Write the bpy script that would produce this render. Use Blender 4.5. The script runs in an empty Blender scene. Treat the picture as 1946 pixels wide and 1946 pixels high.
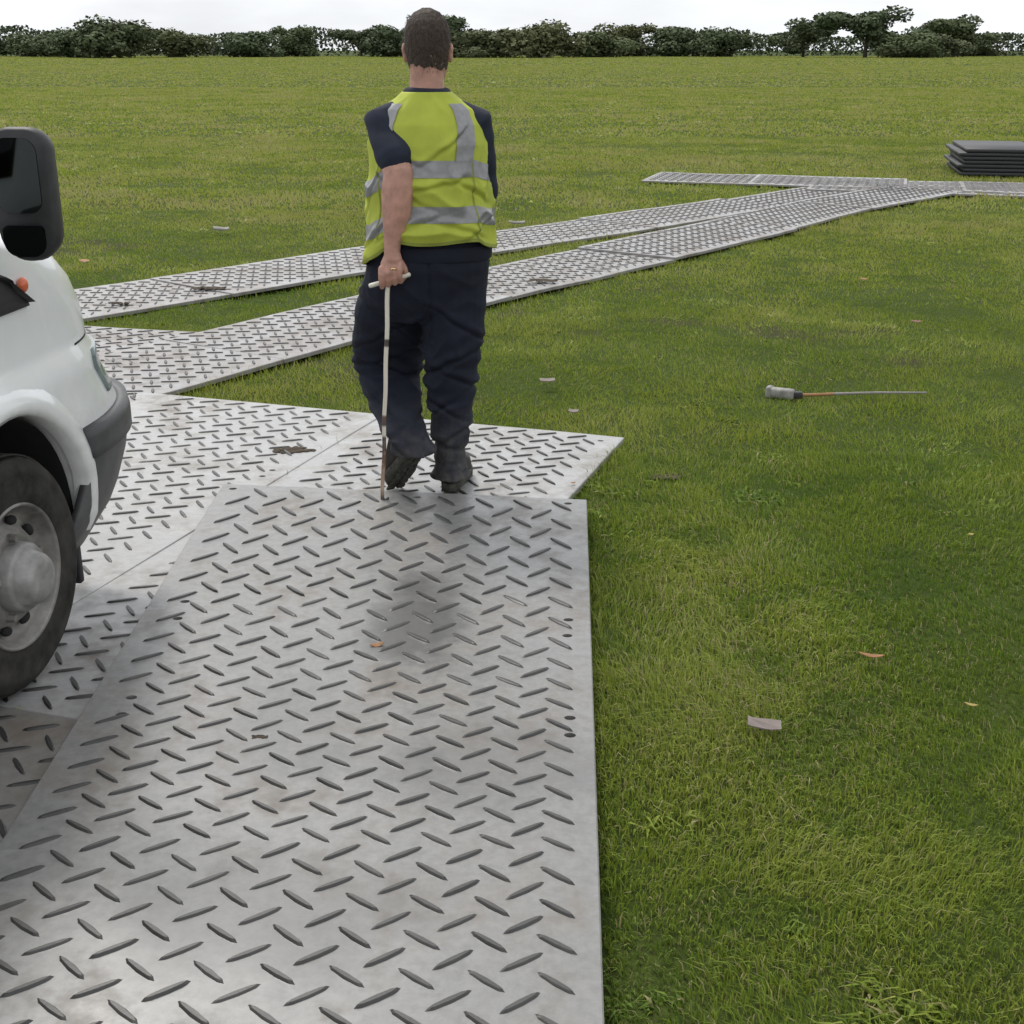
import bpy, bmesh, math, random
import numpy as np
from mathutils import Vector, Matrix, noise

# ------------------------------------------------------------------ camera, sky, sun, exposure
scene = bpy.context.scene
COL = scene.collection
R = math.radians
CAM_H = 1.6
PITCH = 19.757            # degrees below the horizon
F_PX = 2450.0             # focal length in photo pixels (photo is 1946 wide)
cam_data = bpy.data.cameras.new('camera')
cam_data.sensor_width = 36.0
cam_data.lens = 36.0 * F_PX / 1946.0
cam_data.clip_start = 0.05
cam_data.clip_end = 3000.0
cam = bpy.data.objects.new('camera', cam_data)
COL.objects.link(cam)
cam.location = (0, 0, CAM_H)
cam.rotation_euler = (R(90 - PITCH), 0, 0)
scene.camera = cam

SUN_EL, SUN_AZ = 52.0, -28.0          # azimuth from straight ahead (+Y), negative = left
world = bpy.data.worlds.new('World')
scene.world = world
world.use_nodes = True
wn, wl = world.node_tree.nodes, world.node_tree.links
wn.clear()
sky = wn.new('ShaderNodeTexSky'); sky.sky_type = 'NISHITA'; sky.sun_disc = False
sky.sun_elevation = R(SUN_EL); sky.sun_rotation = R(SUN_AZ)
sky.air_density = 1.0; sky.dust_density = 3.0; sky.ozone_density = 1.0
hs = wn.new('ShaderNodeHueSaturation'); hs.inputs['Saturation'].default_value = 0.10
tc = wn.new('ShaderNodeTexCoord')
mp = wn.new('ShaderNodeMapping'); mp.inputs['Scale'].default_value = (1, 1, 3.5)
nz = wn.new('ShaderNodeTexNoise'); nz.inputs['Scale'].default_value = 2.2; nz.inputs['Detail'].default_value = 6
cr = wn.new('ShaderNodeMapRange'); cr.inputs['From Min'].default_value = .3; cr.inputs['From Max'].default_value = .7
cr.inputs['To Min'].default_value = .66; cr.inputs['To Max'].default_value = 1.22
mx = wn.new('ShaderNodeMix'); mx.data_type = 'RGBA'; mx.blend_type = 'MULTIPLY'; mx.inputs['Factor'].default_value = 1.0
bg = wn.new('ShaderNodeBackground'); bg.inputs['Strength'].default_value = 0.11
wo = wn.new('ShaderNodeOutputWorld')
wl.new(sky.outputs['Color'], hs.inputs['Color'])
wl.new(tc.outputs['Generated'], mp.inputs['Vector']); wl.new(mp.outputs['Vector'], nz.inputs['Vector'])
wl.new(nz.outputs['Fac'], cr.inputs['Value'])
deck = wn.new('ShaderNodeMix'); deck.data_type = 'RGBA'; deck.inputs['Factor'].default_value = .85; deck.inputs['B'].default_value = (7.5, 7.7, 8.0, 1)   # overcast cloud deck
wl.new(hs.outputs['Color'], deck.inputs['A']); wl.new(deck.outputs['Result'], mx.inputs['A']); wl.new(cr.outputs['Result'], mx.inputs['B'])
wl.new(mx.outputs['Result'], bg.inputs['Color']); wl.new(bg.outputs['Background'], wo.inputs['Surface'])

sun_data = bpy.data.lights.new('sun', 'SUN')
sun_data.energy = 1.5; sun_data.angle = R(11); sun_data.color = (1.0, .96, .9)
sun = bpy.data.objects.new('sun', sun_data); COL.objects.link(sun)
sd = Vector((math.sin(R(SUN_AZ)) * math.cos(R(SUN_EL)), math.cos(R(SUN_AZ)) * math.cos(R(SUN_EL)), math.sin(R(SUN_EL))))
sun.rotation_euler = sd.to_track_quat('Z', 'Y').to_euler()
sun.location = sd * 30

scene.view_settings.view_transform = 'Standard'
scene.view_settings.look = 'None'
scene.view_settings.gamma = 1.0
scene.view_settings.exposure = 0.62
scene.view_settings.use_curve_mapping = False

scene.render.engine = 'CYCLES'
scene.cycles.max_bounces = 6; scene.cycles.diffuse_bounces = 3; scene.cycles.glossy_bounces = 3; scene.cycles.transmission_bounces = 3
rng = np.random.default_rng(7)
random.seed(7)

# ------------------------------------------------------------------ helpers
_th = R(PITCH); _c, _s = math.cos(_th), math.sin(_th)
def ray(x, y):
    u = (x - 973) / F_PX; v = (973 - y) / F_PX
    return u, _c + v * _s, -_s + v * _c
def at(x, y, z=0.0):                      # photo measurement -> point on the level z
    dx, dy, dz = ray(x, y); t = (z - CAM_H) / dz
    return Vector((dx * t, dy * t, z))
def vp(x, y, D):                          # photo measurement -> point on the upright plane D metres ahead
    dx, dy, dz = ray(x, y); t = D / dy
    return Vector((dx * t, D, CAM_H + dz * t))

def link(name, me, mat=None, parent=None, smooth=False):
    o = bpy.data.objects.new(name, me); COL.objects.link(o)
    if mat is not None and len(me.materials) == 0: me.materials.append(mat)
    if parent is not None: o.parent = parent
    if smooth:
        me.polygons.foreach_set('use_smooth', [True] * len(me.polygons))
    return o
def obj_bm(name, bm, mat, parent=None, smooth=False):
    me = bpy.data.meshes.new(name); bm.normal_update(); bm.to_mesh(me); bm.free()
    return link(name, me, mat, parent, smooth)
def obj_py(name, v, f, mat, parent=None, smooth=False):
    me = bpy.data.meshes.new(name); me.from_pydata([tuple(p) for p in v], [], f); me.update()
    return link(name, me, mat, parent, smooth)
def empty(name, loc=(0, 0, 0), rz=0.0):
    o = bpy.data.objects.new(name, None); COL.objects.link(o)
    o.location = loc; o.rotation_euler = (0, 0, rz); o.empty_display_size = .2
    return o
def tag(o, label=None, cat=None, group=None, kind=None):
    if label: o['label'] = label
    if cat: o['category'] = cat
    if group: o['group'] = group
    if kind: o['kind'] = kind
    return o
def evaluated(o):                         # bake modifiers into the mesh
    dg = bpy.context.evaluated_depsgraph_get(); dg.update()
    me = bpy.data.meshes.new_from_object(o.evaluated_get(dg))
    old = o.data; o.modifiers.clear(); o.data = me
    bpy.data.meshes.remove(old)
    return o

def vnoise(x, y, seed=0):                 # smooth value noise on numpy arrays, 0..1
    xi = np.floor(x).astype(np.int64); yi = np.floor(y).astype(np.int64)
    fx = x - xi; fy = y - yi
    fx = fx * fx * (3 - 2 * fx); fy = fy * fy * (3 - 2 * fy)
    def h(a, b):
        n = (a * 374761393 + b * 668265263 + seed * 1442695041) & 0x7fffffff
        n = ((n ^ (n >> 13)) * 1274126177) & 0x7fffffff
        return ((n ^ (n >> 16)) & 0xffff) / 65535.0
    return (h(xi, yi) * (1 - fx) + h(xi + 1, yi) * fx) * (1 - fy) + (h(xi, yi + 1) * (1 - fx) + h(xi + 1, yi + 1) * fx) * fy
def fbm(x, y, seed=0):
    return .55 * vnoise(x, y, seed) + .28 * vnoise(x * 2.1, y * 2.1, seed + 1) + .17 * vnoise(x * 4.3, y * 4.3, seed + 2)
def ground_z(x, y):
    return -0.022 * fbm(np.asarray(x, float) * .9, np.asarray(y, float) * .9, 11) - .010 * vnoise(np.asarray(x, float) * 4, np.asarray(y, float) * 4, 5)

# ------------------------------------------------------------------ materials
def new_mat(name):
    m = bpy.data.materials.new(name); m.use_nodes = True
    nt = m.node_tree; b = nt.nodes['Principled BSDF']
    return m, nt, b
def N(nt, t, **kw):
    n = nt.nodes.new(t)
    for k, v in kw.items():
        if k in n.inputs: n.inputs[k].default_value = v
        else: setattr(n, k, v)
    return n
def ramp(nt, stops, src):
    r = nt.nodes.new('ShaderNodeValToRGB')
    el = r.color_ramp.elements
    while len(el) < len(stops): el.new(.5)
    for e, (p, c) in zip(el, stops):
        e.position = p; e.color = (*c, 1) if len(c) == 3 else c
    nt.links.new(src, r.inputs['Fac'])
    return r
def mixc(nt, fac, a, b, mode='MIX'):
    m = nt.nodes.new('ShaderNodeMix'); m.data_type = 'RGBA'; m.blend_type = mode
    for k, v in (('Factor', fac), ('A', a), ('B', b)):
        if isinstance(v, bpy.types.NodeSocket): nt.links.new(v, m.inputs[k])
        else: m.inputs[k].default_value = (*v, 1) if isinstance(v, tuple) else v
    return m.outputs['Result']
def bump(nt, b, src, strength=.2, dist=.002):
    n = N(nt, 'ShaderNodeBump'); n.inputs['Strength'].default_value = strength; n.inputs['Distance'].default_value = dist
    nt.links.new(src, n.inputs['Height']); nt.links.new(n.outputs['Normal'], b.inputs['Normal'])
def pos(nt):
    return nt.nodes.new('ShaderNodeNewGeometry').outputs['Position']
def objco(nt):
    return nt.nodes.new('ShaderNodeTexCoord').outputs['Object']
def noisen(nt, vec, scale, detail=4, rough=.6):
    n = N(nt, 'ShaderNodeTexNoise'); n.inputs['Scale'].default_value = scale; n.inputs['Detail'].default_value = detail
    n.inputs['Roughness'].default_value = rough
    nt.links.new(vec, n.inputs['Vector']); return n.outputs['Fac']
def plain(name, col, rough=.5, metal=0.0, noise_amt=.12, noise_scale=25, bump_s=0.0, spec=.5, bump_scale=None):
    m, nt, b = new_mat(name)
    v = objco(nt); n = noisen(nt, v, noise_scale)
    dark = tuple(c * (1 - noise_amt) for c in col); light = tuple(min(1, c * (1 + noise_amt)) for c in col)
    r = ramp(nt, [(.3, dark), (.7, light)], n)
    nt.links.new(r.outputs['Color'], b.inputs['Base Color'])
    b.inputs['Roughness'].default_value = rough; b.inputs['Metallic'].default_value = metal
    b.inputs['Specular IOR Level'].default_value = spec
    if bump_s: bump(nt, b, noisen(nt, v, bump_scale or noise_scale * 4), bump_s)
    return m

def mat_plastic(name, base, mud, wet_spots=False):
    """grey moulded plastic ground mat: scuffs, dried mud, damp patches with their own outline"""
    m, nt, b = new_mat(name)
    p = pos(nt); L = nt.links
    big = noisen(nt, p, 2.3, 5, .6); fine = noisen(nt, p, 38, 5, .7); mid = noisen(nt, p, 9, 5, .65)
    c0 = ramp(nt, [(.30, tuple(c * .80 for c in base)), (.55, base), (.75, tuple(min(1, c * 1.12) for c in base))], big).outputs['Color']
    c1 = mixc(nt, .25, c0, ramp(nt, [(.3, (.08, .076, .07)), (.6, (.30, .295, .28))], fine).outputs['Color'])
    mp_ = N(nt, 'ShaderNodeMapping'); mp_.inputs['Rotation'].default_value = (0, 0, R(-20)); mp_.inputs['Scale'].default_value = (1, 14, 1)
    L.new(p, mp_.inputs['Vector'])
    scr = noisen(nt, mp_.outputs['Vector'], 3.5, 6, .75)
    scf = ramp(nt, [(.60, (0, 0, 0)), (.72, (.30, .30, .30))], scr).outputs['Color']
    c2 = mixc(nt, scf, c1, tuple(min(1, c * 1.5) for c in base))
    mudf = ramp(nt, [(.52 - .10 * mud, (0, 0, 0)), (.70 - .06 * mud, (.85, .85, .85))], mixc(nt, .45, big, mid)).outputs['Color']
    c3 = mixc(nt, mudf, c2, (.105, .082, .058))
    out = c3; rough = ramp(nt, [(.35, (.30, .30, .30)), (.65, (.48, .48, .48))], mid).outputs['Color']
    if wet_spots:
        for (cx, cy, rx, ry, k) in wet_spots:
            mm = N(nt, 'ShaderNodeMapping'); mm.inputs['Location'].default_value = (-cx / rx, -cy / ry, 0); mm.inputs['Scale'].default_value = (1 / rx, 1 / ry, 0)
            L.new(p, mm.inputs['Vector'])
            ln = N(nt, 'ShaderNodeVectorMath', operation='LENGTH'); L.new(mm.outputs['Vector'], ln.inputs[0])
            ad = N(nt, 'ShaderNodeMath', operation='MULTIPLY_ADD'); L.new(noisen(nt, p, 7, 5, .65), ad.inputs[0]); ad.inputs[1].default_value = 1.5; L.new(ln.outputs['Value'], ad.inputs[2])
            w = ramp(nt, [(.0, (k, k, k)), (.72, (k * .9,) * 3), (1.0, (0, 0, 0))], N(nt, 'ShaderNodeMath', operation='MULTIPLY').outputs[0])
            ml = w.inputs['Fac'].links[0].from_node; L.new(ad.outputs[0], ml.inputs[0]); ml.inputs[1].default_value = .56
            out = mixc(nt, w.outputs['Color'], out, (.060, .059, .058)); rough = mixc(nt, w.outputs['Color'], rough, (.30, .30, .30))
    L.new(out, b.inputs['Base Color'])
    rf = mixc(nt, mudf, rough, (.8, .8, .8)); L.new(rf, b.inputs['Roughness'])
    b.inputs['Specular IOR Level'].default_value = .6
    b.inputs['Coat Weight'].default_value = .25; b.inputs['Coat Roughness'].default_value = .32
    bump(nt, b, mixc(nt, .5, fine, mid), .3, .0015)
    return m

WET = [(-.27, 3.36, .17, .40, .72), (-.05, 2.60, .42, .22, .40), (-.55, 2.75, .25, .3, .35), (-.45, 2.05, .34, .24, .45)]
M = {}
M['mat_near'] = mat_plastic('mat_plastic_grey', (.165, .164, .161), .30, WET)
M['mat_mid'] = mat_plastic('mat_plastic_pale', (.34, .34, .338), .50)
M['mat_muddy'] = mat_plastic('mat_plastic_muddy', (.20, .196, .188), 1.0)
M['mat_track'] = mat_plastic('mat_plastic_track', (.27, .262, .266), 1.15)
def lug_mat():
    m, nt, b = new_mat('tread_shade')
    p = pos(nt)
    r = ramp(nt, [(.3, (.020, .0195, .019)), (.7, (.046, .044, .041))], noisen(nt, p, 14))  # dark colour stands in for lug sides that miss the sky's reflection
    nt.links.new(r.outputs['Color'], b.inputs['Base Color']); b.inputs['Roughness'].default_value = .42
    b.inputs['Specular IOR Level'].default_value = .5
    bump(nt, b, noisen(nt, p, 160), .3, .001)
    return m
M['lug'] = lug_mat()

def ground_mat():
    m, nt, b = new_mat('turf')
    p = pos(nt)
    big = noisen(nt, p, .35, 6, .6); mid = noisen(nt, p, 3.0, 6, .65); fine = noisen(nt, p, 45, 5, .7)
    g = ramp(nt, [(.30, (.038, .058, .012)), (.5, (.054, .078, .016)), (.72, (.075, .096, .022))], mixc(nt, .5, big, mid)).outputs['Color']
    c = mixc(nt, ramp(nt, [(.35, (.75, .75, .75)), (.6, (0, 0, 0))], fine).outputs['Color'], g, (.030, .036, .012))
    sa_ = N(nt, 'ShaderNodeAttribute'); sa_.attribute_name = 'soil'
    so = ramp(nt, [(.73, (0, 0, 0)), (.83, (.6, .6, .6))], sa_.outputs['Fac']).outputs['Color']
    c = mixc(nt, so, c, (.050, .040, .024))
    nt.links.new(c, b.inputs['Base Color']); b.inputs['Roughness'].default_value = .95; b.inputs['Specular IOR Level'].default_value = .1
    bump(nt, b, mixc(nt, .5, fine, mid), .8, .03)
    return m
M['ground'] = ground_mat()

def grass_mat():
    m, nt, b = new_mat('grass_blades')
    p = pos(nt)
    a = N(nt, 'ShaderNodeAttribute'); a.attribute_name = 'tint'
    big = noisen(nt, p, .5, 5, .6)
    g = ramp(nt, [(.0, (.080, .150, .016)), (.45, (.185, .260, .026)), (.8, (.335, .365, .065)), (1.0, (.36, .31, .16))], a.outputs['Fac']).outputs['Color']
    c = mixc(nt, ramp(nt, [(.38, (.0,) * 3), (.66, (.7,) * 3)], big).outputs['Color'], g, (.27, .30, .06), 'MIX')
    c = mixc(nt, .5, g, c)
    nt.links.new(c, b.inputs['Base Color']); b.inputs['Roughness'].default_value = .6; b.inputs['Specular IOR Level'].default_value = .25
    tr = N(nt, 'ShaderNodeBsdfTranslucent'); nt.links.new(c, tr.inputs['Color'])
    ms = N(nt, 'ShaderNodeMixShader'); ms.inputs[0].default_value = .35
    out = nt.nodes['Material Output']
    nt.links.new(b.outputs['BSDF'], ms.inputs[1]); nt.links.new(tr.outputs['BSDF'], ms.inputs[2]); nt.links.new(ms.outputs[0], out.inputs['Surface'])
    return m
M['grass'] = grass_mat()
M['mud'] = plain('mud', (.055, .043, .030), .9, 0, .4, 30, .8, .2)
M['leaf_orange'] = plain('dead_leaf_orange', (.26, .125, .05), .7, 0, .35, 40, .4)
M['leaf_brown'] = plain('dead_leaf_brown', (.17, .085, .06), .8, 0, .35, 40, .4)
M['leaf_yellow'] = plain('dead_leaf_yellow', (.32, .24, .07), .7, 0, .3, 40, .4)
M['paper'] = plain('litter_paper', (.20, .165, .15), .85, 0, .15, 20, .3)
M['white_litter'] = plain('litter_white', (.17, .16, .145), .7, 0, .15, 30, .3)

# ------------------------------------------------------------------ ground sheet
def axis(lo, hi, fine_lo, fine_hi, step):
    a = list(np.arange(fine_lo, fine_hi + 1e-6, step))
    s = step; x = fine_lo
    left = []
    while x > lo:
        s *= 1.22; x -= s; left.append(max(x, lo))
    s = step; x = fine_hi; right = []
    while x < hi:
        s *= 1.22; x += s; right.append(min(x, hi))
    return np.array(left[::-1] + a + right)
gx = axis(-900, 900, -4.5, 6.0, .12); gy = axis(-60, 1500, -1.0, 12.0, .12)
X, Y = np.meshgrid(gx, gy)
Z = ground_z(X, Y)
nx, ny = len(gx), len(gy)
verts = np.stack([X.ravel(), Y.ravel(), Z.ravel()], 1)
ii = np.arange(nx * ny).reshape(ny, nx)
faces = np.stack([ii[:-1, :-1].ravel(), ii[:-1, 1:].ravel(), ii[1:, 1:].ravel(), ii[1:, :-1].ravel()], 1)
g = obj_py('ground', verts.tolist(), faces.tolist(), M['ground'], None, True)
sat = g.data.attributes.new('soil', 'FLOAT', 'POINT'); sat.data.foreach_set('value', fbm(X.ravel() * 1.3, Y.ravel() * 1.3, 21).astype(np.float32))
tag(g, 'open field of mown turf', None, None, 'structure')

# ------------------------------------------------------------------ ground mats
def lug_mesh(name, ang, L=.100, W=.0195, H=.0055):
    n = 8
    base, top = [], []
    for k in range(n):
        t = 2 * math.pi * k / n
        c, s = math.cos(t), math.sin(t)
        x = L / 2 * math.copysign(abs(c) ** .9, c); y = W / 2 * math.copysign(abs(s) ** 1.0, s)
        base.append((x, y, -.002)); top.append((x * .80, y * .48, H))
    v = []
    ca, sa = math.cos(ang), math.sin(ang)
    for p in base + top: v.append((p[0] * ca - p[1] * sa, p[0] * sa + p[1] * ca, p[2]))
    f = [[k, (k + 1) % n, n + (k + 1) % n, n + k] for k in range(n)] + [list(range(n, 2 * n))]
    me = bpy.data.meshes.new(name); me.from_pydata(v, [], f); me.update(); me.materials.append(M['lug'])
    me.polygons.foreach_set('use_smooth', [True] * n + [False])
    return me
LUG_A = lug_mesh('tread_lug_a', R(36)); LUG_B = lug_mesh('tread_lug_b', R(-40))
MAT_POLYS = []                              # outlines, so that grass keeps off the mats
def mat_height(u, v, seed, amp):
    return amp * (2 * vnoise(np.asarray(u, float) * 1.6 + seed * 7.3, np.asarray(v, float) * 1.6 + seed * 3.1, seed) - 1)

def ground_mat_thing(label, far_left, ang, width, length, top0, top1, material, rows=None, single=0, holes=(), seed=0, taper=1.0, shear=None, amp=.003, thick=.022, P=.136, Q=.112, name='ground_mat'):
    """far_left: world xy of the far left corner; ang: direction of the far edge; the mat runs towards -Y of its own frame.
    top0 / top1: height of the upper face at far and near end."""
    root = empty(name, (far_left[0], far_left[1], 0), ang)
    tag(root, label, 'ground mat', 'plastic ground mats laid on the field')
    def hz(u, v): return top0 + (top1 - top0) * (v / length) + mat_height(u, v, seed, amp)
    def ux(u, v): return u + (width * .5 - u) * (1 - taper) * (v / length)      # slight taper
    def yy_(u, v): return -v + (shear(v) * (u - width * .5) if shear else 0.0)
    nu, nv = 14, max(6, int(length / .12))
    vs, fs = [], []
    for j in range(nv + 1):
        v = length * j / nv
        for i in range(nu + 1):
            u = width * i / nu
            vs.append((ux(u, v), yy_(u, v), float(hz(u, v))))
    def id_(i, j): return j * (nu + 1) + i
    for j in range(nv):
        for i in range(nu): fs.append((id_(i, j), id_(i, j + 1), id_(i + 1, j + 1), id_(i + 1, j)))
    rim = [id_(i, 0) for i in range(nu + 1)] + [id_(nu, j) for j in range(1, nv + 1)] + [id_(i, nv) for i in range(nu - 1, -1, -1)] + [id_(0, j) for j in range(nv - 1, 0, -1)]
    n0 = len(vs)
    cx_, cy_ = width / 2, -length / 2
    # small rounded edge, then the side wall
    for k in rim:
        x, y, z = vs[k]; vs.append((x + math.copysign(.003, x - cx_), y + math.copysign(.003, y - cy_), z - .003))
    n1 = len(vs)
    for k in rim:
        x, y, z = vs[k]; vs.append((x + math.copysign(.003, x - cx_), y + math.copysign(.003, y - cy_), z - thick))
    m = len(rim)
    for k in range(m):
        a, b = rim[k], rim[(k + 1) % m]
        fs.append((a, b, n0 + (k + 1) % m, n0 + k)); fs.append((n0 + k, n0 + (k + 1) % m, n1 + (k + 1) % m, n1 + k))
    fs.append(tuple(n1 + k for k in range(m)))
    panel = obj_py('panel', vs, fs, material, root)
    if holes:
        bm = bmesh.new()
        for (u, v, r) in holes:
            bmesh.ops.create_cone(bm, cap_ends=True, segments=16, radius1=r, radius2=r, depth=.08,
                                  matrix=Matrix.Translation((ux(u, v), yy_(u, v), float(hz(u, v)))) @ Matrix.Diagonal((1.15, .9, 1, 1)))
        cut = obj_bm('cutter', bm, material)
        cut.matrix_world = root.matrix_basis.copy()
        bpy.context.view_layer.update()
        md = panel.modifiers.new('b', 'BOOLEAN'); md.operation = 'DIFFERENCE'; md.object = cut; md.solver = 'EXACT'
        evaluated(panel)
        cm = cut.data; bpy.data.objects.remove(cut); bpy.data.meshes.remove(cm)
    # tread
    spots = []
    if rows is None:
        rows = [(.06 + Q * k, Q) for k in range(int((length - .1) / Q) + 1)]
    ncol = int((width - .06) / P)
    m0 = (width - ncol * P) / 2 + P * .5
    for k, (v, q) in enumerate(rows):
        for i in range(ncol):
            spots.append((m0 - P * .25 + i * P, v, q, 0))
            spots.append((m0 + P * .25 + i * P, v + q * .5, q, 1))
    ok = []
    for (u, v, q, t) in spots:
        if not (.03 < v < length - .03 and .035 < u < width - .035): continue
        if any((u - hu) ** 2 + (v - hv) ** 2 < (hr + .012) ** 2 for hu, hv, hr in holes): continue
        ok.append((ux(u, v), -yy_(u, v), float(hz(u, v)), q / .112, t))
    mw = Matrix.Translation((far_left[0], far_left[1], 0)) @ Matrix.Rotation(ang, 4, 'Z')
    def inview(p):
        w = mw @ Vector((p[0], -p[1], p[2])); d = w.y * _c + (CAM_H - w.z) * _s
        if d < .3: return False
        up = (w.z - CAM_H) * _c + w.y * _s
        return abs(w.x / d) < .43 and abs(up / d) < .43
    if single:
        ok.sort(key=lambda p: (not inview(p), -p[1]))
        solo, rest = ok[:single], ok[single:]
    else: solo, rest = [], ok
    for (u, v, z, s, t) in solo:
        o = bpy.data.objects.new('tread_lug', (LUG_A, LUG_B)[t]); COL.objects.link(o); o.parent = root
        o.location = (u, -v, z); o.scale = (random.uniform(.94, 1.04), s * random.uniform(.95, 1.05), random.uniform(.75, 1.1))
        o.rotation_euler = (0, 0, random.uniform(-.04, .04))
    if rest:
        va = np.array([v.co for v in LUG_A.vertices]); vb = np.array([v.co for v in LUG_B.vertices])
        fa = [list(p.vertices) for p in LUG_A.polygons]
        V_, F_ = [], []
        for (u, v, z, s, t) in rest:
            b0 = len(V_)
            src = (va, vb)[t] * np.array([1, s, 1]) + np.array([u, -v, z])
            V_ += src.tolist(); F_ += [[b0 + q for q in f] for f in fa]
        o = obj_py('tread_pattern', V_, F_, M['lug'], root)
        o['kind'] = 'stuff'
    c = [mw @ Vector((ux(u, v), yy_(u, v), 0)) for u, v in ((0, 0), (width, 0), (width, length), (0, length))]
    MAT_POLYS.append([(p.x, p.y) for p in c])
    return root

# foreground mat: rows measured along its right edge
marks = [100, 208, 320, 430, 540, 655, 770, 885, 1000, 1112, 1232, 1352, 1480, 1612, 1752, 1900]
my = [at(1120, 970 + v * 650 / 1932.0, .045).y for v in marks]
W0 = 1.355; L0 = 3.4; ANG0 = R(-.9); TAPER = .865
CEN = Vector((-.408, 4.508)); FL = CEN - Vector((math.cos(ANG0), math.sin(ANG0))) * W0 / 2
def shear0(v): return -.122 + .036 * min(v, 2.6)
rows = []
for k in range(len(my)):
    q = (my[k - 1] - my[k]) if k else (my[0] - my[1])
    v = 4.50 - my[k]
    for _ in range(4): v = 4.50 - my[k] + shear0(v) * W0 * .45
    rows.append((v - q * .5, q))
v0, q0 = rows[0]
rows = [(v0 - q0 * (k + 1), q0) for k in (1, 0)] + rows
while rows[-1][0] < 3.35: rows.append((rows[-1][0] + .106, .106))
near_holes = [(.045, .05, .013), (.74, .055, .013), (1.29, .05, .013)]
for (px, py) in [(1080, 1183), (1078, 1213), (1083, 1369), (1083, 1402), (352, 1148), (338, 1180), (250, 1329), (231, 1361)]:
    w = at(px, py, .046); d = Vector((w.x - FL.x, w.y - FL.y)); ca, sa = math.cos(ANG0), math.sin(ANG0)
    lx, ly = d.x * ca + d.y * sa, -d.x * sa + d.y * ca
    u, v = lx, -ly
    for _ in range(6):
        k = (1 - TAPER) * v / L0; u = (lx - W0 * .5 * k) / (1 - k); v = -ly + shear0(v) * (u - W0 * .5)
    near_holes.append((u, v, .0125))
near = ground_mat_thing('large grey diamond-tread plastic mat in the foreground, lying on top of the others', FL, ANG0, W0, L0, .060, .044, M['mat_near'],
                        rows=rows, single=300, holes=near_holes, seed=1, taper=TAPER, amp=.0025, P=.1385, shear=shear0)
E1 = R(-19.0)
e1 = Vector((math.cos(E1), math.sin(E1))); e2 = Vector((math.sin(E1), -math.cos(E1)))
C0 = Vector((.485, 5.335)); MW = 1.13; ML = 2.85
def fl(i, j, gap=.005): p = C0 - e1 * ((i + 1) * (MW + gap)) + e2 * (j * (ML + gap)); return (p.x, p.y)
ground_mat_thing('pale diamond-tread mat under the walking man, with one bare corner on the grass', fl(0, 0), E1, MW, ML, .022, .022, M['mat_mid'], single=260, seed=2, holes=((.06, .07, .012), (1.05, .08, .012)))
ground_mat_thing('pale diamond-tread mat between the van bumper and the walking man', fl(1, 0), E1, MW, ML, .024, .022, M['mat_mid'], single=260, seed=3, holes=((1.06, .9, .012), (1.06, .98, .012)))
ground_mat_thing('pale mat reaching out from under the front of the van', fl(2, 0), E1, MW, ML, .020, .022, M['mat_mid'], seed=4)
ground_mat_thing('muddy brown-stained mat beside the van tyre at lower left', fl(1, 1), E1, MW, ML, .022, .020, M['mat_muddy'], single=200, seed=5)
ground_mat_thing('muddy mat at the lower left corner, half under the foreground mat', fl(0, 1), E1, MW, ML, .018, .016, M['mat_muddy'], single=120, seed=7)
ground_mat_thing('muddy mat right under the front tyre of the van', fl(2, 1), E1, MW, ML, .022, .022, M['mat_muddy'], seed=6)

def strip(center, direction, L, W, z, label, material, seed, Q=.118, P=.138):
    d = Vector(direction).normalized(); n = Vector((d.y, -d.x))          # n = right-hand side
    far_left = Vector(center) + d * L / 2 - n * W / 2
    return ground_mat_thing(label, (far_left.x, far_left.y), math.atan2(n.y, n.x), W, L, z, z + random.uniform(-.004, .004), material, seed=seed, Q=Q, P=P, amp=.006)
def chain(pts, L, W, z, material, name, seed):
    P_ = [Vector(p) for p in pts]
    seg = [(P_[i + 1] - P_[i]).length for i in range(len(P_) - 1)]; tot = sum(seg); n = int(round(tot / L))
    def pt(s):
        for i, l in enumerate(seg):
            if s <= l or i == len(seg) - 1: return P_[i].lerp(P_[i + 1], s / l)
            s -= l
    ords = ['first', 'second', 'third', 'fourth', 'fifth', 'sixth', 'seventh', 'eighth', 'ninth', 'tenth']
    for k in range(n):
        s = tot * (k + .5) / n
        d = pt(min(tot, s + L * .4)) - pt(max(0, s - L * .4))
        c = pt(s) + Vector((random.uniform(-.03, .03), random.uniform(-.03, .03)))
        a = random.uniform(-.03, .03); d = Vector((d.x * math.cos(a) - d.y * math.sin(a), d.x * math.sin(a) + d.y * math.cos(a)))
        strip(c, d, tot / n + .06, W * random.uniform(.97, 1.04), z + .009 * (k % 2), '%s mat of the %s, counted from the van' % (ords[k], name), material, seed + k)
link_d = Vector((-.25, -.97)).normalized()
strip((-2.58, 6.55), (.25, .97), 2.4, 1.06, .012, 'mat showing a narrow wedge where the two trackways split beside the van', M['mat_track'], 31)
chain([(-2.75, 5.3), (-2.08, 6.42), (-.56, 8.66), (.76, 10.42), (1.90, 11.95), (2.88, 13.35), (4.1, 14.9), (4.95, 15.75)], 2.2, .93, .021, M['mat_track'], 'nearer trackway', 40)
chain([(-3.9, 7.4), (-2.86, 8.50), (-1.38, 10.18), (-.2, 11.48), (1.42, 13.10), (2.45, 14.25), (3.5, 15.35), (4.25, 16.3)], 2.2, .95, .014, M['mat_track'], 'farther trackway', 60)
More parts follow.
